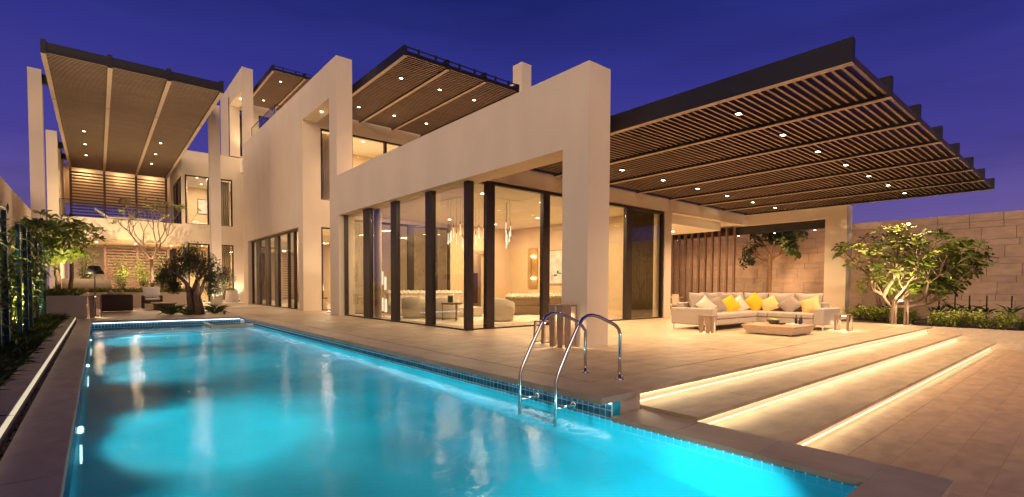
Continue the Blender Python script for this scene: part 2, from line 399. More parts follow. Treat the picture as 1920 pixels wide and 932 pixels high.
# ================================================================== POOL
ps = MB(); PX0, PX1, PY0, PY1, PD, WL = -.19, 4.35, 1.1, 21.5, -1.45, -.27
ps.box(PX0-.2, PX1+.2, PY0-.2, PY1+.2, PD-.2, PD)
ps.box(PX0-.15, PX0-.01, PY0-.2, PY1+.2, PD, -.076); ps.box(PX1+.01, PX1+.15, 3.47, PY1+.2, PD, -.076); ps.box(PX1+.01, PX1+.45, PY0-.2, 3.47, PD, -.275)
ps.box(PX0-.01, PX1+.01, PY1+.01, PY1+.2, PD, -.076); ps.box(PX0-.01, PX1+.01, PY0-.2, PY0-.01, PD, -.275)
ps.box(PX0, PX1, 19.6, PY1, PD, -.62); ps.box(PX0, PX1, 19.1, 19.6, PD, -.85); ps.box(PX0, PX1, 18.6, 19.1, PD, -1.1)
POOLM = mat('pool_plaster', (.007, .42, .56), .5, .2, 1.2, var2=0)
shell = structure('pool_shell', ps, POOLM)
mb = MB()
mb.box(PX1-.004, PX1+.01, 3.47, PY1, -.345, -.076); mb.box(PX0, PX1, PY1-.004, PY1+.01, -.345, -.076); mb.box(PX1-.004, PX1+.01, PY0, 3.47, -.365, -.276); mb.box(PX0-.01, PX0+.004, PY0, PY1, -.345, -.08)
obj('tile_grout', mb, TGR, shell)
tm = MB(); e = .035; tm.box(-.006, .004, -e, e, -e, e); TME = mesh('tile', tm, TIL)
cnt = 0; rest = MB()
zrows = [-.128, -.213, -.298]
y = 3.43
ys = [3.47+.0425+.085*i for i in range(int((PY1-3.5)/.085))]
for i, yy in enumerate(ys):
    for j, z in enumerate(zrows):
        if cnt < 280 and i < 93: inst('tile', TME, (PX1-.004, yy, z), shell); cnt += 1
        else: rest.box(PX1-.010, PX1, yy-e, yy+e, z-e, z+e)
for i in range(27):
    yy = 3.42-.085*i
    for j, z in enumerate((-.32,)):
        if j < 2 and cnt < 290: inst('tile', TME, (PX1-.004, yy, z), shell); cnt += 1
        else: rest.box(PX1-.010, PX1, yy-e, yy+e, z-e, z+e)
for i in range(int(4.5/.085)):
    xx = PX0+.05+.085*i
    for z in zrows: rest.box(xx-e, xx+e, PY1-.010, PY1, z-e, z+e)
for i in range(int(20.3/.085)):
    yy = PY0+.05+.085*i
    for z in zrows: rest.box(PX0, PX0+.010, yy-e, yy+e, z-e, z+e)
obj('mosaic_band', rest, TIL, shell, kind='stuff')
# floor grid relief
mb = MB()
for (a, b, c, d) in ((PX1-.008, PX1-.004, 3.475, 21.35), ): mb.box(PX1-.03, PX1-.012, c, d, -.092, -.079)
obj('led_strip', mb, LEDW, shell)
mb = MB(); mb.box(PX0+.05, PX1-.05, PY1-.03, PY1-.012, -.092, -.079); obj('led_strip', mb, LEDW, shell)
for (px, py, ax) in ((PX0+.012, 7.0, 1), (PX0+.012, 12.2, 1), (PX0+.012, 17.6, 1), (3.5, PY0+.012, 0)):
    mb = MB()
    if ax: mb.tube([(px, py, -.62), (px+ax*.02, py, -.62)], .10, 16)
    else: mb.tube([(px, py, -.62), (px, py+.02, -.62)], .10, 16)
    obj('pool_light', mb, PLIGHT, shell)
    d = (ax, 0, -.28) if ax else (0, 1, -.28)
    spot((px+d[0]*.05, py+d[1]*.05, -.62), 600 if ax else 520, 140, 1.0, (.80, 1.0, .93), d, .08)
w = MB(); n = 1; w.v = [(PX0, PY0, WL), (PX1, PY0, WL), (PX1, PY1, WL), (PX0, PY1, WL)]; w.f = [(0, 1, 2, 3)]
structure('pool_water', w, WATER)
# corner ledge (spa lip) at the far end
mb = MB(); mb.box(3.0, 3.12, 19.9, 21.49, -.62, -.2); mb.box(3.12, 4.34, 19.9, 20.02, -.62, -.2); obj('spa_lip', mb, TRAV, shell)

# ladder rails
def rail(name, yy, bx, label):
    pts = [(4.02, yy, -.75), (4.03, yy, -.3), (4.03, yy, .10), (4.06, yy, .18), (4.20, yy, .42), (4.40, yy, .73), (4.47, yy, .81), (4.55, yy, .848), (4.64, yy, .855), (4.78, yy, .83), (5.00, yy, .75), (5.10, yy, .71), (5.17, yy, .655), (bx, yy, .58), (bx, yy, .3), (bx, yy, 0.0)]
    t = thing(name, (bx, yy, 0), label, 'handrail', 'pool ladder handrails')
    mb = MB().tube(pts, .022, 12); obj('rail_tube', mb, CHR, t, True)
    mb = MB().lathe((bx, yy, 0.0), [(.06, 0), (.06, .008), (.045, .016), (.026, .018)], 20); obj('base_flange', mb, CHR, t, True)
    mb = MB().tube([(4.05, yy, -.21), (PX1-.03, yy, -.21)], .018, 10); obj('wall_stay', mb, CHR, t, True)
    mb = MB().tube([(PX1-.035, yy, -.21), (PX1-.012, yy, -.21)], .04, 14); obj('stay_flange', mb, CHR, t, True)
    return t
rail('handrail', 4.03, 5.2, 'curved chrome pool handrail nearer the terrace steps')
rail('handrail', 4.66, 5.24, 'curved chrome pool handrail farther from the terrace steps')
mb = MB()
for z in (-.36, -.62): mb.box(3.98, 4.1, 4.05, 4.64, z, z+.025)
tag(obj('ladder_treads', mb, CHR), 'steel ladder treads under water between the two handrails', 'ladder')

# pebble channel and planter curb, left side
mb = MB(); mb.box(-.62, -.53, -3, 21.6, -.4, -.10); structure('drain_channel', mb, GROUT)
ico = [(0, 0, 1)]+[(math.cos(2*pi*k/6)*.9, math.sin(2*pi*k/6)*.9, 0) for k in range(6)]+[(0, 0, -1)]
mb = MB()
for i in range(1500):
    yy = rnd.uniform(3, 21.5); xx = rnd.uniform(-.605, -.54); a, b, c = rnd.uniform(.016, .034), rnd.uniform(.02, .045), rnd.uniform(.012, .024); th = rnd.uniform(0, pi); o = len(mb.v)
    for v in ico:
        X, Y = v[0]*a, v[1]*b; mb.v.append((xx+X*.8, yy+Y, -.085+rnd.uniform(0, .03)+v[2]*c))
    for k in range(6): mb.f += [(o, o+1+k, o+1+(k+1) % 6), (o+7, o+1+(k+1) % 6, o+1+k)]
tag(obj('pebbles', mb, PEB, smooth=True), 'brown river pebbles filling the narrow drain beside the pool coping', 'pebbles', kind='stuff')
mb = MB(); y = -3.0
curb = thing('planter_curb', (-.71, 12, -.4), 'long low stone curb edging the left planted bed beside the pool', 'curb')
while y < 22.6:
    e2 = min(y+1.8, 22.6); mb = MB(); mb.box(-.825, -.60, y+.002, e2-.002, -.6, .09); obj('curb_stone', mb, COPY_, curb); y = e2
mb = MB(); mb.box(-.597, -.590, -3, 22.5, .025, .086); obj('led_strip', mb, glow('led_curb', (1, .84, .60), .6), curb)
mb = MB(); mb.box(-2.6, -.828, -4, 23.4, -.5, .02); structure('left_planting_bed', mb, SOIL)
wl = tag(obj('boundary_wall', MB().box(-2.85, -2.6, -6, 36.6, -.6, 5.05), PL), 'tall pale garden wall behind the bamboo on the left', 'wall')

# ================================================================== VILLA
villa = thing('villa', (12, 25, 0), 'large cream modern villa with glass walls beside the pool', 'house')
V = villa
poly = [(6.55, 0), (7.25, 0), (7.25, 4.02), (19.62, 4.02), (19.62, 0), (20.6, 0), (20.6, 8.88), (24.1, 8.88), (24.1, 0), (24.8, 0), (24.8, 4.0), (35.15, 4.0), (35.15, 0), (36.4, 0), (36.4, 13.97), (40.29, 13.97), (40.29, 10.43), (43.55, 10.43), (43.55, 15.35), (36.25, 15.35), (36.25, 10.33), (19.8, 10.33), (19.8, 5.6), (6.55, 5.6)]
obj('pool_side_wall', MB().prism(poly, 7.4, 8.05, 0), PL, V)
# front facade of the living room
mb = MB(); mb.box(8.05, 23.87, 11.05, 11.35, 4.15, 4.64); mb.box(16.96, 17.42, 11.05, 11.35, 0, 4.15); obj('front_wall', mb, PL, V)
mb = MB(); mb.box(8.05, 17.42, 11.352, 20.7, 4.2, 4.62); obj('ceiling', mb, CEIL, V)
mb = MB(); mb.box(16.97, 17.4, 11.352, 20.7, 0, 4.2); obj('interior_wall', mb, PLI, V)
mb = holes(1, 13.15, 16.97, 0, 4.2, 20.4, 20.7, [(14.2, 15.2, 0, 2.85)]); obj('interior_wall', mb, PLI, V)
mb = MB(); mb.box(8.055, 16.96, 11.26, 20.6, -.002, .004); obj('interior_floor', mb, FLOOR, V)
mb = MB(); mb.box(14.05, 14.2, 20.36, 20.4, 0, 3.0); mb.box(15.2, 15.35, 20.36, 20.4, 0, 3.0); mb.box(14.2, 15.2, 20.36, 20.4, 2.85, 3.0); obj('door_casing', mb, TEAK, V)
mb = MB(); mb.box(13.9, 16.5, 21.9, 22.0, 0, 3.4); obj('interior_wall', mb, PLI, V)
# portal and dining recess
obj('portal_frame', MB().prism([(6.95, -.1), (7.75, -.1), (7.75, 4.16), (11.4, 4.16), (11.4, 4.66), (6.95, 4.66)], 23.87, 24.5, 0), PL, V)
mb = MB(); mb.box(17.42, 22.0, 11.42, 15.6, 3.8, 4.6); obj('dining_ceiling', mb, CEIL, V)
obj('soffit', MB().box(22.003, 24.5, 11.42, 15.6, 4.2, 4.6), CEIL, V)
mb = MB(); mb.box(17.42, 24.5, 15.6, 15.9, 0, 4.62); mb.box(17.4, 17.43, 11.36, 15.6, 0, 3.79); obj('dining_wall', mb, PL, V)
fin = MB().box(-.10, .10, -.035, .035, 0, 1); FM = mesh('screen_fin', fin, FIN)
scr = thing('fin_screen', (23.9, 13.4, 0), 'row of tall brown timber fins screening the covered dining area', 'screen')
for i in range(10):
    o = inst('fin', FM, (23.95, 11.72+.375*i, 0), scr); o.scale = (.75, 1.15, 4.15)
mb = MB(); mb.box(24.15, 24.5, 7.76, 16, 3.80, 4.155); tag(obj('eave_beam', mb, BLK), 'black beam behind the portal opening above the courtyard tree', 'beam')
# second floor facade behind the roof terrace and through the wall slot (plane y=24.1)
hs = [(8.24, 9.3, 0, 4.0), (8.24, 9.35, 5.3, 8.68), (9.75, 13.45, 5.4, 8.68)]
obj('upper_front_wall', holes(1, 8.05, 19, 0, 10.2, 24.1, 24.4, hs), PL, V)
obj('floor_slab', MB().box(8.05, 19, 24.4, 36.2, 4.2, 4.9), CEIL, V); obj('roof_slab', MB().box(8.05, 19, 24.4, 40.3, 9.3, 10.1), CEIL, V)
mb = MB(); mb.box(8.06, 19, 30.0, 30.2, 4.9, 9.3); mb.box(10.8, 10.9, 24.5, 30, 0, 4.2); obj('interior_wall', mb, PLI, V)
mb = MB(); mb.box(13.6, 13.8, 24.4, 30, 4.9, 9.3); obj('interior_wall', mb, PLI, V)
mb = MB(); mb.box(16.7, 17.35, 19.3, 20.0, 4.62, 12.6); mb.box(16.7, 17.35, 20.0, 30, 4.62, 11.7); obj('rear_tower', mb, PL, V)
mb = MB(); mb.box(12.5, 12.7, 24.4, 36.2, 0, 4.2); obj('interior_wall', mb, PLI, V)
mb = MB(); mb.box(8.06, 12.5, 24.42, 36.1, -.001, .006); obj('interior_floor', mb, FLOOR, V)
# far wing, plane y=40.3
hs = [(4.66, 7.53, 5.4, 8.72), (4.78, 7.56, .02, 4.07), (7.72, 8.9, 10.5, 13.8), (9.3, 10.0, 10.5, 13.7)]
A = holes(1, 4.48, 8.05, 0, 10.36, 40.3, 40.6, hs[:2]); obj('wing_front_wall', A, PL, V)
obj('wing_front_wall', holes(1, 7.4, 13, 10.432, 14.6, 40.302, 40.6, hs[2:]), PL, V)
mb = MB(); mb.box(8.05, 13, 40.31, 40.6, 0, 10.4); obj('wing_front_wall', mb, PL, V)
mb = MB(); mb.box(4.48, 4.75, 40.6, 47.3, 8.75, 10.36); mb.box(4.48, 4.75, 45.6, 47.3, 5.3, 8.75); obj('wing_side_wall', mb, PL, V)
obj('roof_slab', MB().box(4.75, 12, 40.6, 47.3, 8.9, 10.3), CEIL, V); obj('floor_slab', MB().box(4.75, 12, 40.6, 47.3, 4.2, 5.2), CEIL, V)
mb = MB(); mb.box(4.76, 12, 46.5, 46.7, 0, 8.9); mb.box(9.5, 9.7, 40.6, 46.5, 0, 8.9); obj('interior_wall', mb, PLI, V)
mb = MB(); mb.box(-1.7, 4.478, 40.3, 40.5, 4.1, 5.34); mb.box(-1.7, 4.478, 40.5, 47.3, 3.95, 5.2); obj('balcony', mb, PL, V)
mb = MB(); mb.box(-2.2, -1.7, 40.3, 48.5, 0, 10.32); obj('side_wall', mb, PL, V)
mb = MB(); mb.box(-1.7, 4.6, 48.3, 48.5, 7.05, 9.9); obj('back_wall', mb, PLI, V)
mb = MB(); mb.box(-2.04, -1.62, 28.2, 28.75, 0, 10.0); obj('roof_column', mb, PL, V)
mb = MB(); mb.box(4.33, 4.76, 28.2, 28.75, 0, 10.02); obj('roof_column', mb, PL, V)
for q in ((-1.62, -1.417, 28.35, 28.6), (4.282, 4.33, 28.35, 28.6), (-1.7, -1.417, 41.0, 41.3), (-1.7, -1.417, 44.4, 44.7)): obj('roof_bracket', MB().box(*q, 9.5, 9.85), BLK, V)

# glazing: window part > mullion, pane
def glazing(axis, plane, a0, a1, z0, z1, mull, fw=.07, dp=.14, mw=None, name='window', mat_=BRZ, vd=None):
    """frame along axis (0: runs in y at x=plane, 1: runs in x at y=plane); mull = list of (start,end)"""
    def bx(mb, p0, p1, q0, q1, zz0, zz1):
        if axis == 0: mb.box(q0, q1, p0, p1, zz0, zz1)
        else: mb.box(p0, p1, q0, q1, zz0, zz1)
    fr = MB(); h = dp/2
    bx(fr, a0, a1, plane-h, plane+h, z1-fw, z1); bx(fr, a0, a1, plane-h, plane+h, z0, z0+.035); bx(fr, a0, a0+fw, plane-h, plane+h, z0+.035, z1-fw); bx(fr, a1-fw, a1, plane-h, plane+h, z0+.035, z1-fw)
    F = obj(name, fr, mat_, V); cuts = [a0+fw]
    for (m0, m1) in mull:
        mm = MB(); bx(mm, m0, m1, plane-(vd or h), plane+(vd or h), z0+.036, z1-fw-.001); obj('mullion', mm, mat_, F); cuts += [m0, m1]
    cuts.append(a1-fw)
    for i in range(0, len(cuts)-1, 2):
        p = MB(); bx(p, cuts[i]+.002, cuts[i+1]-.002, plane-.006, plane+.006, z0+.036, z1-fw-.001); obj('pane', p, GL, F)
    return F
glazing(0, 7.68, 11.06, 19.615, .005, 4.13, [(12.83, 13.2), (15.1, 15.5), (17.2, 17.75)], .09, .14, vd=.075)
mb = MB(); mb.box(7.60, 7.80, 10.96, 11.06, 0.0, 4.13); obj('corner_post', mb, BRZ, V)
glazing(1, 11.16, 7.80, 16.96, .005, 4.13, [(8.34, 8.62), (10.50, 10.78), (14.62, 14.95)], .09, .14, vd=.075)
mb = MB(); mb.box(7.62, 8.04, 11.25, 19.61, 4.131, 4.2); obj('glass_head', mb, BRZ, V)
glazing(1, 20.5, 8.06, 13.14, .005, 4.0, [(9.35, 9.6), (10.9, 11.2), (12.3, 12.45)], .09, .12)
glazing(0, 7.68, 24.81, 35.14, .005, 3.99, [(26.2, 26.3), (27.25, 27.35), (29.1, 29.8), (31.1, 31.8), (33.2, 33.95)], .08, .14, vd=.075)
glazing(1, 24.2, 8.24, 9.3, .005, 4.0, [], .07)
glazing(1, 24.2, 8.24, 9.35, 5.3, 8.68, [], .08)
glazing(1, 24.2, 9.75, 13.45, 5.4, 8.68, [(11.5, 11.65)], .08)
glazing(1, 40.42, 4.66, 7.53, 5.4, 8.72, [(5.98, 6.14)], .09)
glazing(1, 40.42, 4.78, 7.56, .02, 4.07, [(5.95, 6.08)], .09)
glazing(0, 4.6, 40.72, 45.6, 5.3, 8.75, [(42.4, 42.6), (44.0, 44.2)], .1)
glazing(1, 40.42, 7.72, 8.9, 10.5, 13.8, [], .08)
glazing(1, 40.42, 9.3, 10.0, 10.5, 13.7, [], .08)
# glass balustrades
def balustrade(name, pts, z0, z1, label):
    t = thing(name, (pts[0][0], pts[0][1], z0), label, 'balustrade')
    for (a, b) in zip(pts, pts[1:]):
        dx, dy = b[0]-a[0], b[1]-a[1]; mb = MB(); mr = MB()
        if abs(dx) > abs(dy): mb.box(min(a[0], b[0])+.015, max(a[0], b[0])-.015, a[1]-.008, a[1]+.008, z0, z1); mr.box(min(a[0], b[0])-.015, max(a[0], b[0])+.015, a[1]-.016, a[1]+.016, z1, z1+.035)
        else: mb.box(a[0]-.008, a[0]+.008, min(a[1], b[1])+.02, max(a[1], b[1])-.02, z0, z1); mr.box(a[0]-.016, a[0]+.016, min(a[1], b[1])+.017, max(a[1], b[1])-.017, z1, z1+.035)
        obj('glass_panel', mb, GLR, t); obj('top_rail', mr, BRZ, t)
    for p in pts:
        mb = MB().box(p[0]-.015, p[0]+.015, p[1]-.015, p[1]+.015, z0, z1); obj('post', mb, BRZ, t)
balustrade('glass_balustrade', [(-1.66, 40.4), (.45, 40.4), (2.6, 40.4), (4.44, 40.4)], 5.345, 6.35, 'clear glass balustrade on the far left balcony above the plumeria trees')
balustrade('glass_balustrade', [(7.9, 36.1), (7.9, 30.6), (12, 30.6)], 10.335, 11.45, 'glass balustrade on the roof terrace beside the second tower')

# ================================================================== PERGOLAS
def lit_underside(me):
    # dark lacquered sides; light bounced off the floor is painted into the pale underside
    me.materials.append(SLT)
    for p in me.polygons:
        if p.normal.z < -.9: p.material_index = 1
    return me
def pergola(name, base, label, beams, y0, y1, zb, bh, bw, slat_p, slat_w, slat_h, downl, zs=None, tipmat=BLK, maxpart=300, slat_off=.05, rails=False, front=False, order=None):
    t = thing(name, base, label, 'pergola'); n = 0
    for bx_ in beams:
        mb = MB(); mb.box(bx_-bw/2, bx_+bw/2, y0, y1, zb, zb+bh); b = obj('beam', mb, BEAM if tipmat is None else BLK, t)
        mb = MB(); mb.box(bx_-bw/2+.002, bx_+bw/2-.002, y0+.004, y1, zb-.012, zb); obj('underlit_strip', mb, BEAM, b)  # pale strip paints bounce light onto the underside of the dark beam
    rest = MB(); nrow = int((y1-y0-.1)/slat_p); sm = {}
    for i in range(nrow):
        yy = y0+.08+slat_p*i
        for k in range(len(beams)-1):
            a, b_ = beams[k]+bw/2+.002, beams[k+1]-bw/2-.002; L = b_-a
            if n < maxpart:
                key = round(L, 3)
                if key not in sm: sm[key] = lit_underside(mesh('slat', MB().box(-L/2, L/2, -slat_w/2, slat_w/2, 0, slat_h), SLTD))
                inst('slat', sm[key], ((a+b_)/2, yy, zb+slat_off), t); n += 1
            else: rest.box(a, b_, yy-slat_w/2, yy+slat_w/2, zb+slat_off, zb+slat_off+slat_h)
    if rest.v: lit_underside(obj('slat_rows', rest, SLTD, t, kind='stuff').data)
    for (x, y, e) in downl:
        mb = MB().box(x-.07, x+.07, y-.055, y+.055, zb+slat_off-.03, zb+slat_off-.004); d = obj('downlight', mb, BLK, t)
        mb = MB().box(x-.055, x-.005, y-.04, y+.04, zb+slat_off-.036, zb+slat_off-.0305); mb.box(x+.005, x+.055, y-.04, y+.04, zb+slat_off-.036, zb+slat_off-.0305); obj('lamp', mb, DL, d)
        spot((x, y, zb+slat_off-.05), e, 112, .9, rad=.035)
    if rails:
        mb = MB(); mb.box(beams[0]+bw/2, beams[-1]-bw/2, y0+.0, y0+.03, zb+.30, zb+.34); mb.box(beams[0]+bw/2, beams[-1]-bw/2, y0+.0, y0+.03, zb+.14, zb+.18)
        for k in range(len(beams)-1):
            for q in (.3, .7): xx = beams[k]+(beams[k+1]-beams[k])*q; mb.box(xx-.03, xx+.03, y0-.02, y0+.05, zb+.1, zb+.36)
        obj('edge_rail', mb, BLK, t)
    if front:
        for k in range(len(beams)-1):
            mb = MB().box(beams[k]+bw/2, beams[k+1]-bw/2, y0+.02, y0+.07, zb+.12, zb+bh-.08); obj('front_fascia', mb, BLK, t)
    return t
bms = [8.76+2.09*i for i in range(8)]
EP = 600
dls = [(x, y, EP) for x in [9.72+2.09*i for i in range(7)] for y in (4.72, 9.15)]
P1 = pergola('terrace_pergola', (16, 8, 4.6), 'large dark slatted pergola reaching over the sofa terrace on the right', bms, 2.52, 10.95, 4.58, .37, .12, .142, .046, .12, dls, slat_off=.06)
mb = MB().box(8.06, 23.86, 10.955, 11.045, 4.645, 5.12); obj('ledger_beam', mb, BLK, P1)
P2 = pergola('roof_pergola', (11, 20, 9.3), 'slatted pergola on the middle roof terrace above the long low wall', [8.45, 10.2, 11.95, 13.65], 16.0, 24.09, 9.3, .36, .13, .142, .058, .10, [(x, y, 420) for x in (9.25, 11.0, 12.75) for y in (17.9, 22.0)], rails=True)
P3 = pergola('roof_pergola', (10, 36, 14.2), 'small slatted pergola between the two tall cream towers', [8.4, 10.25, 12.1, 13.9], 32.7, 40.29, 14.2, .36, .13, .15, .07, .10, [(x, y, 420) for x in (9.2, 11.1) for y in (34.2, 38.4)], rails=True)
P4 = pergola('balcony_pergola', (1.4, 36, 9.4), 'huge slatted roof cantilevered over the far left balcony', [-1.34, .506, 2.356, 4.205], 24.4, 47.0, 9.4, .5, .15, .15, .074, .10, [(x, y, 430) for x in (-.42, 2.95) for y in (35.4, 38.6, 41.8)], front=True)
for bx_ in (-1.34, .506, 2.356, 4.205):
    mb = MB()
    for (u, v) in ((-.035, -.07), (.035, -.07), (-.035, .07), (.035, .07)): mb.box(bx_+u-.014, bx_+u+.014, 30+v-.03, 30+v+.03, 9.378, 9.389)
    obj('bolt_plate', mb, BLK, P4)
# louvre screens
def louvre(name, yy, posts, z0, z1, pitch, label, pw=.13):
    t = thing(name, (posts[0], yy, z0), label, 'louvre screen'); sm = {}
    for p in posts:
        mb = MB().box(p-pw/2, p+pw/2, yy-.09, yy+.09, z0, z1); obj('post', mb, FIN, t)
    for k in range(len(posts)-1):
        a, b = posts[k]+pw/2+.002, posts[k+1]-pw/2-.002; L = b-a
        if round(L, 3) not in sm: sm[round(L, 3)] = mesh('louvre_slat', MB().box(-L/2, L/2, -.05, .05, -.045, .045), FIN)
        z = z0+.08
        while z < z1-.05: inst('slat', sm[round(L, 3)], ((a+b)/2, yy, z), t); z += pitch
louvre('louvre_screen', 47.0, [-1.34, .506, 2.356, 4.205], 5.203, 9.38, .215, 'brown louvre screen at the back of the upper left balcony')
louvre('louvre_screen', 44.0, [.42, 2.2, 4.0], .1, 3.94, .20, 'brown louvre screen behind the ground floor planter at far left')

# ================================================================== boundary wall of stone blocks, right
bw = thing('stone_wall', (26.2, 5, 0), 'tall beige stone block boundary wall behind the shrub bed', 'wall')
mb = MB().box(26.03, 26.3, -9, 26, -.6, 4.03); obj('wall_core', mb, mat('wall_mortar', (.20, .135, .095), .95), bw)
zc = -.40; r = 0; sb = {}; nb = 0; wrest = MB()
while zc < 4.02:
    h = .46 if r % 2 == 0 else .235
    h = min(h, 4.08-zc)
    y = -3.0-(.47 if r % 4 in (1, 2) else 0)-rnd.uniform(0, .3)
    while y < 18:
        L = .95
        if y+L > -3 and zc+h > -.05 and nb < 296:
            key = round(h, 3)
            if key not in sb:
                q = MB(); q.box(-.05, .03, -L/2+.008, L/2-.0045, .0045, h-.0045); sb[key] = mesh('stone_block', q, STONE)
            inst('stone_block', sb[key], (26.0+rnd.uniform(-.004, .004), y+L/2, zc), bw); nb += 1
        else: wrest.box(25.95, 26.03, y+.004, y+L-.004, zc+.004, zc+h-.004)
        y += L
    zc += h; r += 1
if wrest.v: obj('block_rows', wrest, STONE, bw, kind='stuff')

def added_fitting(x, y, z, up=False, r=.055):  # housing added to lamps that were placed without one
    h = obj('downlight', MB().lathe((x, y, z), [(r+.012, 0), (r+.012, .05)], 12), BLK, V)
    obj('lamp', MB().lathe((x, y, z+(.051 if up else -.007)), [(r-.008, 0), (r-.008, .006)], 12), DL, h)
# ================================================================== interior and facade light (the rooms' own ceiling lamps)
def ceil_lamp(x, y, z, e, sx_=.5, sy_=.5, name='ceiling_light', col=WARM2, fix=True):
    if fix:
        mb = MB().lathe((x, y, z-.012), [(.06, 0), (.06, .012)], 12); obj(name, mb, DL, V)
    area((x, y, z-.03), e, sx_, sy_, col)
for x in (9.6, 12.2, 14.8):
    for y in (13.0, 16.0, 19.0): ceil_lamp(x, y, 4.2, 92, .8, .8, col=(1, .74, .45))
for (x, y) in ((9.4, 26.5), (9.4, 30), (9.4, 33.5)): ceil_lamp(x, y, 4.2, 200, .8, .8, col=(1, .76, .52))
for (x, y) in ((8.9, 26), (11.6, 27), (12.6, 26)): ceil_lamp(x, y, 9.3, 180, .8, .8, col=(1, .82, .62))
for (x, y) in ((5.6, 42), (6.6, 42), (6.2, 44.5)): ceil_lamp(x, y, 8.9, 110, .6, .6, col=(1, .80, .58)); ceil_lamp(x, y, 4.2, 150, .6, .6)
ceil_lamp(15, 21.4, 3.4, 40, .5, .5)
ceil_lamp(9.0, 42, 14.0, 5)
for x in (18.5, 20.6): ceil_lamp(x, 13.0, 3.8, 170, .3, .3)
for x in (-.6, 1.5, 3.4): added_fitting(x, 47.75, 9.62); area((x, 47.75, 9.58), 24, .1, .1, WARM, (0, .3, -1))  # added lamps brightening the wall behind the louvre slats
for x in (0, 2, 4): ceil_lamp(x, 42.0, 3.95, 150, .4, .4)
# slot passages
for (y, z) in ((22.4, 8.86), (38.3, 13.95)):
    mb = MB().lathe((7.72, y, z-.012), [(.05, 0), (.05, .012)], 12); obj('ceiling_light', mb, DL, V)
added_fitting(7.9, 22.2, .0, True); added_fitting(8.4, 39.2, 10.38, True)
spot((7.9, 22.2, .12), 150, 70, .8, WARM2, (.02, .35, 1)); spot((8.4, 39.2, 10.5), 130, 100, .8, WARM2, (0, .3, 1))
def uplight(x, y, z, e, aim, label, size=80, col=WARM2, grp=None):
    t = thing('garden_uplight', (x, y, z), label, 'spotlight', grp)
    a = Vector(aim).normalized(); p = Vector((x, y, z))
    mb = MB().tube([p-Vector((0, 0, .45 if z > .3 and z < .6 else .02)), p+Vector((0, 0, .08))], .012, 8); obj('stake', mb, BLK, t)
    q = p+Vector((0, 0, .1)); mb = MB().tube([q-a*.05, q+a*.06], .045, 12); b = obj('housing', mb, BLK, t)
    mb = MB().tube([q+a*.0605, q+a*.064], .036, 12); obj('lens', mb, BULB, b)
    spot(q+a*.09, e*2.6, size, .8, col, a, .03); return t

# ================================================================== outdoor sofa set
sofa = thing('corner_sofa', (15, 6.8, 0), 'large L shaped beige outdoor sofa under the right pergola', 'sofa')
S = sofa
mb = MB(); mb.rbox(12.8, 13.08, 6.83, 8.1, .15, .62, .03); obj('armrest', mb, FAB, S)
mb = MB(); mb.rbox(15.5, 16.8, 5.0, 5.28, .15, .62, .03); obj('armrest', mb, FAB, S)
mb = MB(); mb.rbox(13.082, 16.8, 7.86, 8.1, .15, .76, .03); obj('backrest', mb, FAB, S)
mb = MB(); mb.rbox(16.56, 16.8, 5.282, 7.858, .15, .76, .03); obj('backrest', mb, FAB, S)
for (a, b, c, d) in ((13.083, 14.28, 6.84, 7.857), (14.284, 15.5, 6.84, 7.857), (15.504, 16.557, 5.283, 6.55), (15.504, 16.557, 6.554, 7.857)):
    mb = MB().rbox(a, b, c, d, .15, .305, .02); obj('base', mb, FAB, S)
    mb = MB().rbox(a, b, c-(.02 if c > 6.8 and a < 15.5 else 0), d, .31, .475, .045); obj('seat_cushion', mb, FAB, S)
def Rm(z=0, x=0, s=0, y=0): return Matrix.Rotation(z, 3, 'Z') @ Matrix.Rotation(y, 3, 'Y') @ Matrix.Rotation(x, 3, 'X') @ Matrix.Rotation(s, 3, 'Z')
for xx in (13.5, 14.32, 15.14, 15.95):
    mb = MB().cushion((xx, 7.66, .77), .80, .58, .30, Rm(0, math.radians(80)), 10, .42, .10); obj('back_cushion', mb, FAB, S, True)
for yy in (5.72, 6.5, 7.28):
    mb = MB().cushion((16.36, yy, .76), .77, .58, .30, Rm(-pi/2, math.radians(80)), 10, .42, .10); obj('back_cushion', mb, FAB, S, True)
for (a, b, c, d) in ((12.85, 12.88, 6.87, 8.06), (15.53, 16.76, 5.03, 5.06), (15.4, 15.43, 6.9, 8.0)):
    mb = MB()
    if b-a < .1:
        mb.box(a, b, c, d, 0, .02); mb.box(a, b, c, c+.03, .02, .15); mb.box(a, b, d-.03, d, .02, .15)
    else:
        mb.box(a, b, c, d, 0, .02); mb.box(a, a+.03, c, d, .02, .15); mb.box(b-.03, b, c, d, .02, .15)
    obj('leg_frame', mb, WHT, S)
def pillow(c, sz, m, rot, label, sy_=None):
    o = obj('throw_pillow', MB().cushion(c, sz, sy_ or sz, .17, rot, 8, .45, .10), m, None, True, org=c); return tag(o, label, 'pillow', 'throw pillows on the sofa')
R_ = math.radians
pillow((13.42, 7.36, .68), .46, FABW, Rm(R_(-35), R_(66), R_(40)), 'pale cream throw pillow at the left end of the sofa')
pillow((14.0, 7.3, .69), .50, TAUPE, Rm(R_(-20), R_(68), R_(18)), 'grey brown throw pillow left of the narrow yellow pillow')
pillow((14.62, 7.25, .69), .50, YEL, Rm(R_(-45), R_(62), R_(30)), 'yellow throw pillow leaning between the taupe and pale pillows')
pillow((15.25, 7.25, .68), .50, FABW, Rm(R_(-25), R_(64), R_(25)), 'pale throw pillow between the two yellow pillows')
pillow((15.95, 7.1, .72), .52, YEL, Rm(R_(-50), R_(70), R_(40)), 'yellow throw pillow in the corner of the sofa')
pillow((16.08, 6.72, .68), .50, CRM, Rm(R_(-80), R_(62), R_(32)), 'tan throw pillow right of the corner yellow pillow')
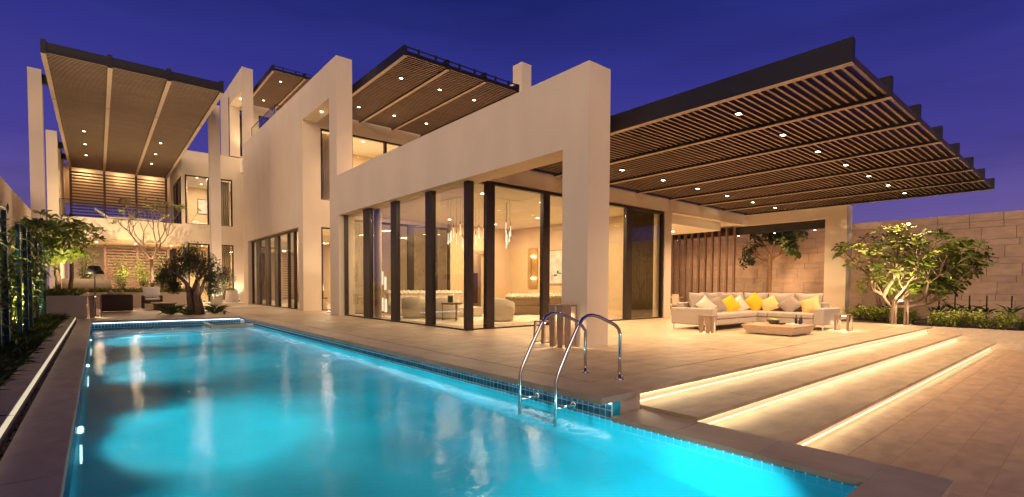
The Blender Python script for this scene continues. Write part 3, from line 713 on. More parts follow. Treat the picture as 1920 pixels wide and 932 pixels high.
pillow((16.08, 6.12, .69), .52, TAUPE, Rm(R_(-88), R_(66), R_(47)), 'taupe throw pillow standing on its corner between two tan pillows')
pillow((16.05, 5.55, .68), .52, CRM, Rm(R_(-95), R_(64), R_(22)), 'tan throw pillow beside the right armrest')
ct = thing('coffee_table', (13.63, 5.45, 0), 'low boat shaped wooden coffee table in front of the sofa', 'table')
obj('table_base', MB().frus((13.63, 5.45), 1.20, 1.10, 1.37, 1.27, .03, .20), TRAV, ct)
obj('table_top', MB().box(12.93, 14.33, 4.8, 6.1, .201, .24), TEAK, ct)
for (x, y) in ((13.25, 5.1), (14.0, 5.1), (13.25, 5.8), (14.0, 5.8)): obj('foot', MB().lathe((x, y, 0), [(.03, 0), (.03, .035)], 10), BLK, ct)
bl = thing('fruit_bowl', (13.72, 5.62, .24), 'dark stone bowl full of green apples on the coffee table', 'bowl')
obj('bowl', MB().lathe((13.72, 5.62, .241), [(.06, 0), (.10, .02), (.155, .09), (.17, .125), (.158, .125), (.14, .09), (.03, .04)], 20), CERB, bl, True)
am = None
for i in range(11):
    a = i*2.4; r = .1*math.sqrt(i/10.5) if i else 0
    c = (13.72+r*math.cos(a), 5.62+r*math.sin(a), .372-.035*(r/.1))
    if am is None: am = mesh('apple', MB().lathe((0, 0, 0), [(.008, -.032), (.028, -.026), (.04, 0), (.036, .018), (.02, .030), (.006, .026)], 10), APL, True)
    inst('apple', am, c, bl)
tag(obj('magazine', MB().box(13.75, 14.2, 5.0, 5.34, .241, .262), PAPER), 'flat pale magazine lying on the coffee table', 'magazine')
tag(obj('book', MB().box(13.62, 13.86, 5.36, 5.52, .241, .275), BLK), 'small dark book beside the fruit bowl', 'book')
for i, (x, y, h) in enumerate(((13.98, 5.16, .24), (14.06, 5.07, .21), (13.92, 5.05, .17))):
    z = .2625; o = obj('bottle', MB().lathe((x, y, z), [(.032, 0), (.034, .01), (.034, h*.55), (.014, h*.72), (.013, h*.95), (.016, h)], 14), BOT, None, True)
    tag(o, ('tallest dark glass bottle on the magazine', 'middle sized dark glass bottle on the magazine', 'shortest dark glass bottle on the magazine')[i], 'bottle', 'dark bottles on the coffee table')
# slatted lantern stools
def lantern(x, y, s, h, label, e=9, splay=.0, cat='lantern', style=0):
    t = thing('stool_lantern', (x, y, 0), label, cat, 'wooden stool lanterns')
    obj('top', MB().box(x-s/2, x+s/2, y-s/2, y+s/2, h-.03, h), LANT, t)
    th = .035; w = s*.44
    if style == 0:
        for (dx, dy, a) in ((-1, -1, 0), (1, -1, 0), (-1, 1, 0), (1, 1, 0)):
            cx, cy = x+dx*(s/2-th/2), y+dy*(s/2-w/2)*.98
            obj('leg', MB().frus((cx+dx*splay*.4, cy), th, w*.62, th, w, 0, h-.031, (-dx*splay*.4, 0)), LANT, t)
        for (dx, dy) in ((0, -1), (0, 1)):
            obj('leg', MB().frus((x-s*.12, y+dy*(s/2-th/2)), w*.62, th, w, th, 0, h-.031), LANT, t)
    else:
        for dx in (-1, 1):
            for dy in (-1, 1): obj('leg', MB().frus((x+dx*(s/2-.02)+dx*splay, y+dy*(s/2-.02)), .05, .05, .05, .05, .03, h-.031, (-dx*splay, 0)), LANT, t)
        for dy in (-1, 1): obj('foot_bar', MB().box(x-s/2-splay, x+s/2+splay, y+dy*(s/2-.02)-.02, y+dy*(s/2-.02)+.02, 0, .03), LANT, t)
    obj('lamp', MB().lathe((x, y, h-.055), [(.05, 0), (.05, .022)], 12), BULB, t)
    l = spot((x, y, h-.07), e*1.3, 150, .9, WARM2, (0, 0, -1), .03); return t
lantern(12.40, 6.75, .34, .46, 'slatted wooden stool lantern in front of the left arm of the sofa', 24)
lantern(16.15, 4.72, .34, .46, 'open framed stool lantern right of the sofa by the planting bed', 24, .02, style=1)
lantern(7.16, 6.98, .40, .84, 'tall slatted wooden lantern against the white column', 30)
lantern(7.36, 7.75, .28, .47, 'short open lantern behind the tall one at the column', 10, .02, style=1)
lantern(20.3, 4.32, .36, .84, 'tall open framed stool lantern under the right plumeria tree', 26, .05, style=1)
lantern(-.12, 23.75, .44, .80, 'slatted lantern beside the concrete planter at the far end of pool', 40)
# dining set in the recess
dt = thing('dining_table', (18.9, 12.6, 0), 'wooden dining table in the covered recess behind the sofa', 'table')
obj('table_top', MB().box(17.75, 20.2, 12.2, 13.2, .73, .77), TEAK, dt)
for (x, y) in ((17.9, 12.3), (20.05, 12.3), (17.9, 13.1), (20.05, 13.1)): obj('leg', MB().box(x-.04, x+.04, y-.04, y+.04, 0, .729), TEAK, dt)
def chair(x, y, label):
    t = thing('dining_chair', (x, y, 0), label, 'chair', 'dining chairs in the recess')
    obj('seat', MB().rbox(x-.24, x+.24, y-.24, y+.24, .42, .48, .02), FABW, t)
    for (a, b) in ((-1, -1), (1, -1), (-1, 1), (1, 1)): obj('leg', MB().frus((x+a*.2, y+b*.2), .035, .035, .045, .045, 0, .419), TEAK, t)
    obj('backrest', MB().rbox(x-.24, x+.24, y-.26, y-.22, .48, .90, .015), FABW, t); return t
chair(18.15, 12.0, 'pale dining chair nearest the glass wall'); chair(18.9, 12.0, 'pale dining chair hidden partly behind the sofa cushions')

# ================================================================== living room interior
tag(obj('rug', MB().box(8.3, 14.0, 12.4, 18.6, .0045, .014), RUG), 'cream patterned rug on the living room floor', 'rug')
def barrel(x, y, rot, label):
    t = thing('barrel_armchair', (x, y, 0), label, 'armchair', 'cream barrel armchairs')
    mb = MB(); n = 28; b0 = len(mb.v)
    for i in range(n+1):
        a = rot+(-1.15*pi/2*1.35)+(i/n)*(1.15*pi*1.35); hh = .46+.34*math.sin(pi*i/n)**.7
        for (r, z) in ((.50, .05), (.56, hh*.6), (.55, hh), (.47, hh+.02), (.41, hh-.03), (.40, .38)):
            mb.v.append((x+r*math.cos(a), y+r*math.sin(a), z))
    for i in range(n):
        for k in range(5): q = b0+i*6+k; mb.f.append((q, q+6, q+7, q+1))
    mb.f.append(tuple(b0+k for k in range(6))); mb.f.append(tuple(b0+n*6+k for k in range(6))[::-1])
    obj('backrest', mb, FABW, t, True)
    obj('seat', MB().lathe((x, y, .06), [(.40, 0), (.46, .1), (.45, .34), (.40, .38), (.1, .40)], 24), FABW, t, True); return t
barrel(9.15, 16.55, 4.0, 'cream barrel armchair farther left behind the glass'); barrel(9.72, 15.5, 4.0, 'cream barrel armchair just behind the round side table')
barrel(10.6, 13.4, 3.6, 'cream barrel armchair behind the corner post of the glass')
sd = thing('side_table', (9.3, 14.35, 0), 'round bronze side table with thin legs behind the glass', 'table')
obj('table_top', MB().lathe((9.3, 14.35, .58), [(.36, 0), (.37, .01), (.37, .055), (.36, .06)], 28), DARKW, sd)
for k in range(3): a = k*2*pi/3+.4; obj('leg', MB().tube([(9.3+.32*math.cos(a), 14.35+.32*math.sin(a), .015), (9.3+.32*math.cos(a), 14.35+.32*math.sin(a), .58)], .014, 8), DARKW, sd)
tag(obj('vase', MB().lathe((9.28, 14.4, .641), [(.06, 0), (.09, .02), (.095, .22), (.085, .24), (.08, .2)], 18), mat('vase_glaze', (.06, .10, .07), .3), None, True), 'dark green cylinder vase on the round side table', 'vase')
def tufted(name, x0, x1, y0, y1, h, label, long='x', backm=FABW, back_side=1):
    t = thing(name, ((x0+x1)/2, (y0+y1)/2, 0), label, 'sofa'); D = .26
    if long == 'x':
        ya, yb = (y1-D, y1) if back_side > 0 else (y0, y0+D)
        obj('base', MB().rbox(x0, x1, y0, y1, .06, .40, .03), backm, t)
        obj('backrest', MB().rbox(x0, x1, ya, yb, .40, h, .03), backm, t); n = int((x1-x0)/.2)
        for i in range(n): xx = x0+(i+.5)*(x1-x0)/n; obj('tuft', MB().cushion((xx, (ya+yb)/2, h-.02), (x1-x0)/n, D+.1, .26, None, 6, .5, .02), FABW, t, True)
    else:
        xa, xb = (x1-D, x1) if back_side > 0 else (x0, x0+D)
        obj('base', MB().rbox(x0, x1, y0, y1, .06, .40, .03), backm, t)
        obj('backrest', MB().rbox(xa, xb, y0, y1, .40, h, .03), backm, t); n = int((y1-y0)/.24)
        for i in range(n): yy = y0+(i+.5)*(y1-y0)/n; obj('tuft', MB().cushion(((xa+xb)/2, yy, h-.02), D+.1, (y1-y0)/n, .26, None, 6, .5, .02), FABW, t, True)
    return t
tufted('tufted_sofa', 9.0, 12.6, 17.9, 18.8, .92, 'long cream tufted sofa along the far side of the room')
tufted('tufted_sofa', 12.9, 16.2, 15.6, 16.5, .80, 'brown backed sofa with a cream tufted top seen from behind', 'x', mat('brown_upholstery', (.20, .13, .065), .9, .1, 20), -1)
obj_ = thing('ottoman', (11.0, 16.2, 0), 'low faceted cream ottoman behind the round side table', 'ottoman'); obj('seat', MB().frus((11.0, 16.2), 1.3, .8, 1.5, .95, .03, .38, (.04, 0)), FABW, obj_)
# pendants
ch = thing('pendant_chandelier', (10.3, 14.2, 4.2), 'cluster chandelier of many glowing glass drops on thin wires', 'chandelier')
obj('ceiling_plate', MB().box(9.3, 11.7, 13.3, 15.2, 4.185, 4.199), CEIL, ch)
pme = mesh('glass_drop', MB().lathe((0, 0, 0), [(.010, -.24), (.026, -.21), (.030, -.18), (.017, -.10), (.015, .14), (.012, .16)], 10), PEND, True)
cme = mesh('cap', MB().lathe((0, 0, 0), [(.018, .145), (.016, .22), (.004, .30)], 8), DARKW)
for i in range(38):
    x = 9.2+2.6*rnd.random(); yy = 13.2+2.2*rnd.random(); z = 2.85+.30*(x-9.2)/2.6+rnd.uniform(-.3, .35)
    p = inst('glass_drop', pme, (x, yy, z), ch); inst('cap', cme, (x, yy, z), p)
    w_ = obj('wire', MB().box(x-.003, x+.003, yy-.003, yy+.003, z+.29, 4.184), DARKW, ch)
# sconce, painting, doorway cabinet, curtains
sc = thing('wall_sconce', (16.95, 18.6, 2.1), 'tall brass wall panel lamp with two glowing bulbs', 'sconce')
obj('back_panel', MB().box(16.93, 16.965, 18.3, 19.0, 1.1, 3.15), mat('brass', (.55, .36, .16), .35, .1, 8, metal=.6), sc)
obj('rod', MB().box(16.86, 16.88, 18.68, 18.70, 1.5, 2.85), DARKW, sc)
for z in (2.72, 1.62): obj('bulb', MB().lathe((16.87, 18.62, z-.05), [(.01, 0), (.05, .03), (.05, .07), (.01, .1)], 12), BULB, sc, True); point((16.80, 18.62, z), 6)
pt = thing('framed_painting', (16.95, 17.0, 2.1), 'white framed abstract painting with a small teal splash', 'painting')
obj('frame', MB().box(16.93, 16.965, 16.3, 17.6, 1.3, 2.98), TEAK, pt); obj('canvas', MB().box(16.922, 16.929, 16.36, 17.54, 1.36, 2.92), PIC, pt)
for (a, b, w2, h2) in ((17.0, 1.75, .22, .08), (16.85, 1.9, .12, .14), (16.7, 1.84, .16, .06)): obj('brush_mark', MB().box(16.917, 16.921, a-w2/2, a+w2/2, b-h2/2, b+h2/2), mat('teal_ink', (.01, .12, .14), .6), pt)
tag(obj('wall_cabinet', MB().box(14.85, 15.5, 21.4, 21.85, .3, 1.9), DARKW), 'dark cabinet seen through the living room doorway', 'cabinet')
def curtain(x0, y0, x1, y1, z0, z1, m, label, waves=9, amp=.05):
    mb = MB(); n = waves*8; d = Vector((x1-x0, y1-y0, 0)); L = d.length; d.normalize(); nn = Vector((-d.y, d.x, 0)); t = .012
    for i in range(n+1):
        s_ = i/n*L; off = amp*math.sin(i/8*2*pi)+amp*.35*math.sin(i*.61)
        for sd_ in (-t/2, t/2):
            p = Vector((x0, y0, 0))+d*s_+nn*(off+sd_)
            for z in (z0, z1): mb.v.append((p.x, p.y, z))
    for i in range(n):
        a = i*4; b = a+4
        mb.f += [(a, b, b+1, a+1), (a+2, a+3, b+3, b+2), (a+1, b+1, b+3, a+3), (a, a+2, b+2, b)]
    mb.f += [(0, 1, 3, 2), (n*4, n*4+2, n*4+3, n*4+1)]
    return tag(obj('curtain', mb, m, None, True), label, 'curtain')
curtain(7.98, 17.05, 7.98, 17.55, .03, 4.1, CURT, 'narrow cream curtain gathered behind the left living room pane', 5)
curtain(15.05, 11.5, 16.85, 11.5, .03, 4.1, CURTD, 'dark olive curtain behind the rightmost living room pane', 11)
curtain(8.02, 27.0, 8.02, 28.6, .03, 3.95, CURT, 'cream curtain behind the wooden piers of the far glass wall', 8)
curtain(8.02, 33.2, 8.02, 34.8, .03, 3.95, CURT, 'cream curtain at the far end of the long glass wall', 8)
curtain(8.35, 24.6, 9.2, 24.6, 5.4, 8.6, CURT, 'tan curtain in the tall upper window inside the wall slot', 7)
curtain(12.6, 24.6, 13.35, 24.6, 5.45, 8.6, CURT, 'tan curtain at the right end of the upper terrace window', 6)
curtain(6.5, 40.75, 7.4, 40.75, 5.45, 8.6, FABW, 'white curtain in the upper far bedroom window', 7)
curtain(6.3, 40.75, 7.45, 40.75, .1, 4.0, CURT, 'orange lit curtain in the ground floor far window', 8)
curtain(4.85, 41.2, 4.85, 42.2, 5.35, 8.6, FABW, 'white curtain beside the balcony glass of the bedroom', 7)
curtain(4.85, 43.0, 4.85, 44.4, 5.35, 8.6, mat('brown_curtain', (.16, .09, .05), .9), 'brown curtain inside the bedroom side glass', 8)
curtain(7.8, 40.8, 8.7, 40.8, 10.5, 13.6, CURTD, 'dark curtain in the narrow top window of the far tower', 6)
tag(obj('rear_garden_wall', MB().box(-1.69, 12, 49.5, 49.8, 0, 4.4), PL), 'plain garden wall behind the ground floor louvre screen', 'wall')
tl = thing('tube_floor_lamp', (8.35, 17.6, 0), 'floor lamp of stacked white tubes behind the left pane', 'lamp')
obj('pole', MB().box(8.34, 8.36, 17.59, 17.61, 0, 1.9), TEAK, tl)
for (dx, dy, z0) in ((-.07, 0, 1.25), (.07, .03, 1.05), (-.05, .02, .25), (.07, -.02, .2)): obj('tube_shade', MB().lathe((8.35+dx, 17.6+dy, z0), [(.05, 0), (.05, .5)], 12), PEND, tl, True)
lc = thing('light_column', (9.2, 29.2, 0), 'slim vertical glowing light column in the far room', 'lamp'); obj('tube', MB().box(9.17, 9.23, 29.17, 29.23, .05, 3.6), PEND, lc); obj('base', MB().box(9.1, 9.3, 29.1, 29.3, .007, .049), WHT, lc)
tb = thing('table_lamp', (8.7, 25.6, 0), 'glowing table lamp on a slim console in the far room', 'lamp')
obj('console', MB().box(8.5, 8.9, 25.2, 26.0, .55, .6), DARKW, tb)
for y in (25.25, 25.95): obj('leg', MB().box(8.52, 8.88, y-.02, y+.02, .007, .549), WHT, tb)
obj('shade', MB().lathe((8.7, 25.6, .95), [(.16, 0), (.13, .3)], 16), PEND, tb, True); obj('stem', MB().lathe((8.7, 25.6, .601), [(.06, 0), (.02, .05), (.02, .348)], 10), WHT, tb)
# far room reflections etc: pots at the wing entrance
def pot(x, y, label):
    t = thing('planter_pot', (x, y, 0), label, 'plant pot', 'white tapered pots by the entrance')
    obj('pot', MB().lathe((x, y, 0), [(.40, 0), (.44, .05), (.34, .86), (.30, .86), (.30, .80)], 20), mat('pot_stone', (.55, .47, .40), .8, .15, 15, .5, 40), t, True)
    mb = MB()
    for i in range(160):
        a = rnd.uniform(0, 2*pi); r = .36*math.sqrt(rnd.random()); p = Vector((x+r*math.cos(a), y+r*math.sin(a), .82+.16*(1-(r/.36)**2)*rnd.uniform(.5, 1))); mb.leaf(p, Vector((rnd.uniform(-1, 1), rnd.uniform(-1, 1), 1)), Vector((0, 0, 1)), .09, .05)
    obj('foliage', mb, LEAFY, t); return t
pot(7.05, 38.4, 'white stone pot with a clipped green plant by the entrance')
mb = MB(); mb.box(4.8, 8.0, 37.2, 40.2, .0, .03); tag(obj('white_pebbles', mb, WHT), 'bed of white pebbles around the entrance pot', 'pebbles', kind='stuff')
# bedroom
bd = thing('bed', (5.9, 43.2, 5.2), 'white bed seen through the far upper window', 'bed')
obj('mattress', MB().rbox(5.2, 7.6, 42.4, 44.4, 5.21, 5.72, .06), WHT, bd); obj('pillow', MB().cushion((5.6, 43.2, 5.80), .5, .8, .22, None, 8, .4), WHT, bd, True)
bp_ = thing('bedroom_painting', (6.6, 46.45, 7.4), 'pale framed picture on the bedroom wall', 'painting'); obj('frame', MB().box(6.2, 7.0, 46.45, 46.495, 6.85, 8.05), DARKW, bp_); obj('canvas', MB().box(6.25, 6.95, 46.44, 46.449, 6.9, 8.0), PIC, bp_)
rl = thing('reading_lamp', (5.4, 43.0, 5.2), 'thin bedside reading lamp with a copper head', 'lamp'); obj('stem', MB().tube([(5.3, 43, 5.75), (5.85, 43, 6.75)], .012, 6), DARKW, rl); obj('head', MB().tube([(5.82, 43, 6.82), (5.98, 43, 6.66)], .06, 10), TEAK, rl)
# balcony furniture
def lounger(x, y, rot, label):
    t = thing('sun_lounger', (x, y, 5.2), label, 'lounger', 'white loungers on the balcony')
    s = rot
    mb = MB(); mb.prism([(x-.9*s, 5.65), (x+.35*s, 5.60), (x+1.0*s, 6.15), (x+1.02*s, 6.25), (x+.3*s, 5.72), (x-.9*s, 5.75)], y-.4, y+.4, 1); obj('sling', mb, WHT, t)
    for (dx, dy) in ((-.8, -.35), (.5, -.35), (-.8, .35), (.5, .35)): obj('leg', MB().box(x+dx*s-.03, x+dx*s+.03, y+dy-.03, y+dy+.03, 5.2, 5.63), WHT, t)
lounger(.95, 43, -1, 'white sun lounger on the left of the upper balcony'); lounger(3.0, 43, 1, 'white sun lounger on the right of the upper balcony')
fl = thing('shade_floor_lamp', (1.57, 45.5, 5.2), 'floor lamp with a twin cone shade on the upper balcony', 'lamp')
obj('stem', MB().lathe((1.57, 45.5, 5.2), [(.15, 0), (.15, .03), (.025, .05), (.025, 2.2)], 10), DARKW, fl)
obj('shade', MB().lathe((1.45, 45.5, 7.0), [(.26, 0), (.10, .45)], 16), LANT, fl, True); obj('shade', MB().lathe((1.75, 45.5, 7.0), [(.26, 0), (.10, .45)], 16), LANT, fl, True)

# ================================================================== far patio, ground floor left
pl_ = thing('concrete_planter', (-1.0, 28, 0), 'pale concrete planter box at the far left corner of the pool', 'planter')
obj('front_wall', MB().box(-2.55, -.33, 23.42, 23.6, -.4, .80), PL, pl_); obj('side_wall', MB().box(-.51, -.33, 23.602, 33, 0, .80), PL, pl_); obj('soil', MB().box(-2.55, -.512, 23.602, 34, -.3, .72), SOIL, pl_)
p2_ = thing('concrete_planter', (2, 33, 0), 'long low planter wall behind the patio chair', 'planter')
obj('front_wall', MB().box(-.329, 4.0, 33.0, 33.2, 0, .80), PL, p2_); obj('soil', MB().box(-.329, 4.0, 33.202, 38.5, 0, .73), SOIL, p2_)
tag(obj('raised_wall', MB().box(-1.5, .6, 36.4, 36.7, 0, 1.52), PL), 'short raised garden wall behind the left plumeria', 'wall')
fl = thing('garden_floor_lamp', (-.08, 24.3, 0), 'black dome shade floor lamp beside the concrete planter', 'lamp')
obj('stem', MB().tube([(-.08, 24.3, .0), (-.08, 24.3, 1.65)], .018, 8), BLK, fl); obj('shade', MB().lathe((-.08, 24.3, 1.6), [(.30, 0), (.17, .28), (.14, .30), (.0, .31)], 20), BLK, fl, True); obj('base', MB().lathe((-.08, 24.3, 0), [(.16, 0), (.16, .03)], 16), BLK, fl)
ds = thing('patio_sofa', (.7, 27.7, 0), 'dark wicker sofa seen from behind on the far patio', 'sofa')
obj('backrest', MB().rbox(.06, 1.18, 27.2, 27.5, .06, .78, .06), WICK, ds); obj('seat', MB().rbox(.06, 1.18, 27.502, 28.4, .06, .42, .05), WICK, ds)
pil = obj('throw_pillow', MB().cushion((.45, 27.62, .72), .42, .42, .16, Rm(pi, R_(70), R_(35)), 8, .45, .1), FABW, None, True); tag(pil, 'pale pillow sticking up behind the dark patio sofa', 'pillow')
pil = obj('throw_pillow', MB().cushion((.8, 27.64, .70), .42, .42, .16, Rm(pi, R_(70), R_(50)), 8, .45, .1), CRM, None, True); tag(pil, 'tan pillow on the dark patio sofa', 'pillow')
ac = thing('patio_armchair', (2.1, 31.3, 0), 'dark wicker patio armchair with pale cushions', 'armchair')
obj('seat', MB().rbox(1.7, 2.55, 30.9, 31.75, .25, .42, .03), WICK, ac)
for x in (1.7, 2.45): obj('armrest', MB().rbox(x, x+.1, 30.9, 31.75, .02, .66, .03), WICK, ac)
obj('backrest', MB().rbox(1.802, 2.448, 31.65, 31.75, .42, .8, .03), WICK, ac)
obj('seat_cushion', MB().rbox(1.81, 2.44, 30.92, 31.6, .421, .54, .04), WHT, ac); obj('back_cushion', MB().cushion((2.12, 31.5, .83), .74, .56, .22, Rm(0, R_(76)), 8, .35, .05), WHT, ac, True)
pt_ = thing('patio_table', (2.4, 29.2, 0), 'low dark wooden patio table beside the olive tree', 'table'); obj('table_top', MB().box(1.95, 2.95, 28.7, 29.6, .30, .36), TEAK, pt_); obj('base', MB().box(2.05, 2.85, 28.8, 29.5, 0, .299), DARKW, pt_)

# ================================================================== PLANTS
UP = Vector((0, 0, 1))
def grow(mb, p, d, L, r, depth, tips, spread=.55, segs=4, up=.25, shrink=.74, kids=(2, 3), wob=.12, n=6):
    pts = [p.copy()]; rad = [r]; dd = d.normalized()
    for i in range(segs):
        dd = (dd+Vector((rnd.uniform(-1, 1), rnd.uniform(-1, 1), rnd.uniform(-1, 1)))*wob+UP*up*.25).normalized(); pts.append(pts[-1]+dd*L/segs); rad.append(r*(1-.30*(i+1)/segs))
    mb.tube(pts, rad, n)
    if depth == 0: tips.append((pts[-1], dd)); return
    k = rnd.randint(*kids); a0 = rnd.uniform(0, 2*pi); s_ = dd.orthogonal().normalized(); q = dd.cross(s_)
    for i in range(k):
        a = a0+2*pi*i/k+rnd.uniform(-.4, .4); nd_ = (dd*math.cos(spread)+(s_*math.cos(a)+q*math.sin(a))*math.sin(spread)+UP*up*.4).normalized()
        grow(mb, pts[-1], nd_, L*shrink*rnd.uniform(.75, 1.2), rad[-1]*.86, depth-1, tips, spread*rnd.uniform(.85, 1.15), segs, up, shrink, kids, wob, n)
LV = MB()
def obov(L, w):
    mb = MB(); xs = [(0, .02), (.25, .35), (.55, .8), (.8, 1.0), (1.0, .25)]; 
    for (u, ww) in xs: z = -.22*L*u*u+.02; mb.v += [(u*L, -ww*w/2, z+.10*w*ww), (u*L, 0, z), (u*L, ww*w/2, z+.10*w*ww)]
    for i in range(len(xs)-1):
        a = i*3; mb.f += [(a, a+3, a+4, a+1), (a+1, a+4, a+5, a+2)]
    return mb
def rosette_mats(p, d, k, tilt=(.1, .75), s=(.7, 1.15)):
    out = []; d = d.normalized(); s_ = d.orthogonal().normalized(); q = d.cross(s_); a0 = rnd.uniform(0, 6)
    for i in range(k):
        a = a0+i*2.4; t = rnd.uniform(*tilt); x = ((s_*math.cos(a)+q*math.sin(a))*math.cos(t)+d*math.sin(t)).normalized(); y = d.cross(x).normalized(); z = x.cross(y)
        M_ = Matrix((x, y, z)).transposed(); out.append((p-d*rnd.uniform(0, .10), M_, rnd.uniform(*s)))
    return out
def put_leaves(t, ms, L, w, m, maxpart, m2=None):
    lm = mesh('leaf', obov(L, w), m, True); lm2 = mesh('leaf', obov(L, w), m2, True) if m2 else lm; rest = MB()
    ms.sort(key=lambda q: q[0].y*.77+q[0].x*.64)
    for i, (p, R3, s_) in enumerate(ms):
        if i < maxpart: inst('leaf', lm if rnd.random() < .65 else lm2, p, t, R3, None, s_)
        else:
            b = len(rest.v); src = obov(L*s_, w*s_)
            rest.v += [tuple(p+R3 @ Vector(v)) for v in src.v]; rest.f += [tuple(b+i_ for i_ in f) for f in src.f]
    if rest.v: obj('foliage', rest, m2 or m, t, True, kind='stuff')
HR = Vector((.767, -.642, 0)); HD = Vector((.642, .767, 0))
# right plumeria
base = Vector((21.35, 4.75, -.05)); pr = thing('plumeria_tree', base, 'sprawling plumeria tree with crooked pale branches in the right shrub bed', 'tree')
K = 1/3.884/54.5
def zp(x, y, dep=0): return base+HR*((x-383)*K)+UP*((740-y)*K)+HD*dep
mb = MB(); tips = []
limbs = [([(383, 750, 0), (380, 690, 0), (386, 620, 0)], .105, .085),
 ([(386, 620, 0), (345, 565, .1), (325, 525, .15), (270, 492, .2), (225, 435, .1), (205, 370, 0), (212, 320, -.1)], .075, .03),
 ([(330, 530, .15), (348, 470, .1), (372, 415, .0), (378, 345, -.1), (360, 280, -.2), (345, 190, -.2)], .085, .022),
 ([(386, 620, 0), (360, 560, -.15), (400, 480, -.3), (450, 410, -.3), (492, 345, -.2), (510, 260, -.1), (480, 200, 0)], .06, .022),
 ([(388, 622, 0), (410, 585, .1), (460, 565, .2), (540, 572, .2), (600, 560, .1), (650, 500, 0), (705, 440, 0), (720, 390, .1)], .07, .03),
 ([(400, 615, 0), (470, 608, -.2), (560, 590, -.3), (600, 582, -.3), (690, 545, -.2), (760, 490, -.1), (850, 470, 0)], .065, .025),
 ([(600, 575, -.1), (590, 500, -.2), (600, 440, -.2), (650, 390, -.3), (720, 350, -.3), (800, 325, -.2)], .04, .02),
 ([(690, 545, -.2), (760, 500, .2), (850, 470, .4), (930, 400, .5), (1000, 360, .5), (1070, 360, .5)], .04, .02),
 ([(492, 345, -.2), (560, 360, -.1), (640, 370, 0), (720, 330, 0), (780, 280, .1)], .035, .018),
 ([(378, 345, -.1), (430, 330, -.3), (480, 270, -.4), (540, 220, -.4)], .035, .018),
 ([(705, 440, 0), (780, 390, .3), (850, 330, .5), (930, 270, .6), (1010, 250, .6)], .035, .018),
 ([(205, 370, 0), (160, 320, .1), (110, 305, .1)], .025, .014), ([(225, 435, .1), (290, 390, .3), (330, 440, .5)], .03, .018)]
for (pp, ra, rb) in limbs:
    P_ = [zp(*q) for q in pp]; n_ = len(P_); 
    mb.tube(P_, [ra+(rb-ra)*i/(n_-1) for i in range(n_)], 8)
    if ra < .1:
        tips.append((P_[-1], (P_[-1]-P_[-2]).normalized()))
        for i in range(2, n_):
            for q in range(3 if i < n_-1 else 3):
                d = ((P_[i]-P_[i-1]).normalized()*.5+Vector((rnd.uniform(-1, 1), rnd.uniform(-1, 1), rnd.uniform(.1, 1)))*.9).normalized()
                grow(mb, P_[i], d, rnd.uniform(.3, .48), .022, 1, tips, .55, 3, .35, .75, (2, 3))
obj('trunk', mb, BARK, pr, True); ms = []
for (p, d) in tips: ms += rosette_mats(p, (d+UP*.3), rnd.randint(6, 8))
put_leaves(pr, ms, .29, .12, LEAF, 295, mat('yellow_leaf', (.20, .235, .035), .45, .3, 3))
uplight(20.62, 3.6, .42, 170, (.50, .80, .85), 'small black garden spotlight aimed up into the right plumeria', 95, (1, .82, .45))
for (yy, od) in () and ((2.6, 'leftmost'), (.9, 'middle'), (-.8, 'rightmost')): uplight(20.4, yy, -.02, 60, (1, .15, .42), od+' of the low spotlights on the kerb before the shrubs', 130, (1, .80, .42), 'kerb spotlights before the shrubs')
# dark companion tree behind it
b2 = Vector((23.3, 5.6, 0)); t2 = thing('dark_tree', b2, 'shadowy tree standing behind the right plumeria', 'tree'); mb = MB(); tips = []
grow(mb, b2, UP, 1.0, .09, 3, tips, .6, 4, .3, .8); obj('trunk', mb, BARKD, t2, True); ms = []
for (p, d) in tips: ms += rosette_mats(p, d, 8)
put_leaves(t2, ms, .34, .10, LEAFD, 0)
# courtyard tree behind the sofa
b3 = Vector((25.25, 10.55, 0)); t3 = thing('courtyard_tree', b3, 'slim tree with a leafy crown behind the sofa in the portal opening', 'tree'); mb = MB(); tips = []
mb.tube([b3, b3+Vector((.0, .03, 1.2)), b3+Vector((-.02, .0, 2.2)), b3+Vector((0, .03, 2.85))], [.14, .115, .10, .10], 10)
for a in (-1.1, -.8, -.5, -.2, .1, .4, .7, 1.0): grow(mb, b3+Vector((0, .0, rnd.uniform(2.45, 2.85))), Vector((-.15, a*-1.2, .45)), .62, .045, 2, tips, .55, 3, .15, .75, (2, 3))
obj('trunk', mb, mat('courtyard_bark', (.17, .085, .045), .9, .3, 14, .6, 60), t3, True); ms = []
for (p, d) in tips:
    ms += rosette_mats(p+Vector((-.1, 0, rnd.uniform(-.25, .1))), d, 13, (-.4, .6), (.6, 1.1))
for i in range(70):
    v_ = Vector((rnd.gauss(0, 1), rnd.gauss(0, 1), rnd.gauss(0, 1))).normalized()*rnd.uniform(.4, 1.05)
    ms += rosette_mats(Vector((25.2+v_.x*.4, 10.1+v_.y*1.45, 3.72+v_.z*.62)), v_+UP*.2, rnd.randint(6, 9), (-.4, .6), (.7, 1.1))
ms = [q for q in ms if 24.75 < q[0].x < 25.75]
put_leaves(t3, ms, .26, .12, LEAF, 200, LEAFD)
added_fitting(24.9, 9.3, .0, True); spot((24.9, 9.3, .15), 170, 110, .8, WARM, (.1, .35, 1))
for yy in (8.3, 10.0, 11.7, 13.4, 15.0): added_fitting(24.33, yy, 3.752); spot((24.33, yy, 3.72), 120, 130, .9, WARM, (.25, 0, -1))  # added spots brightening the stone wall behind the portal and fins
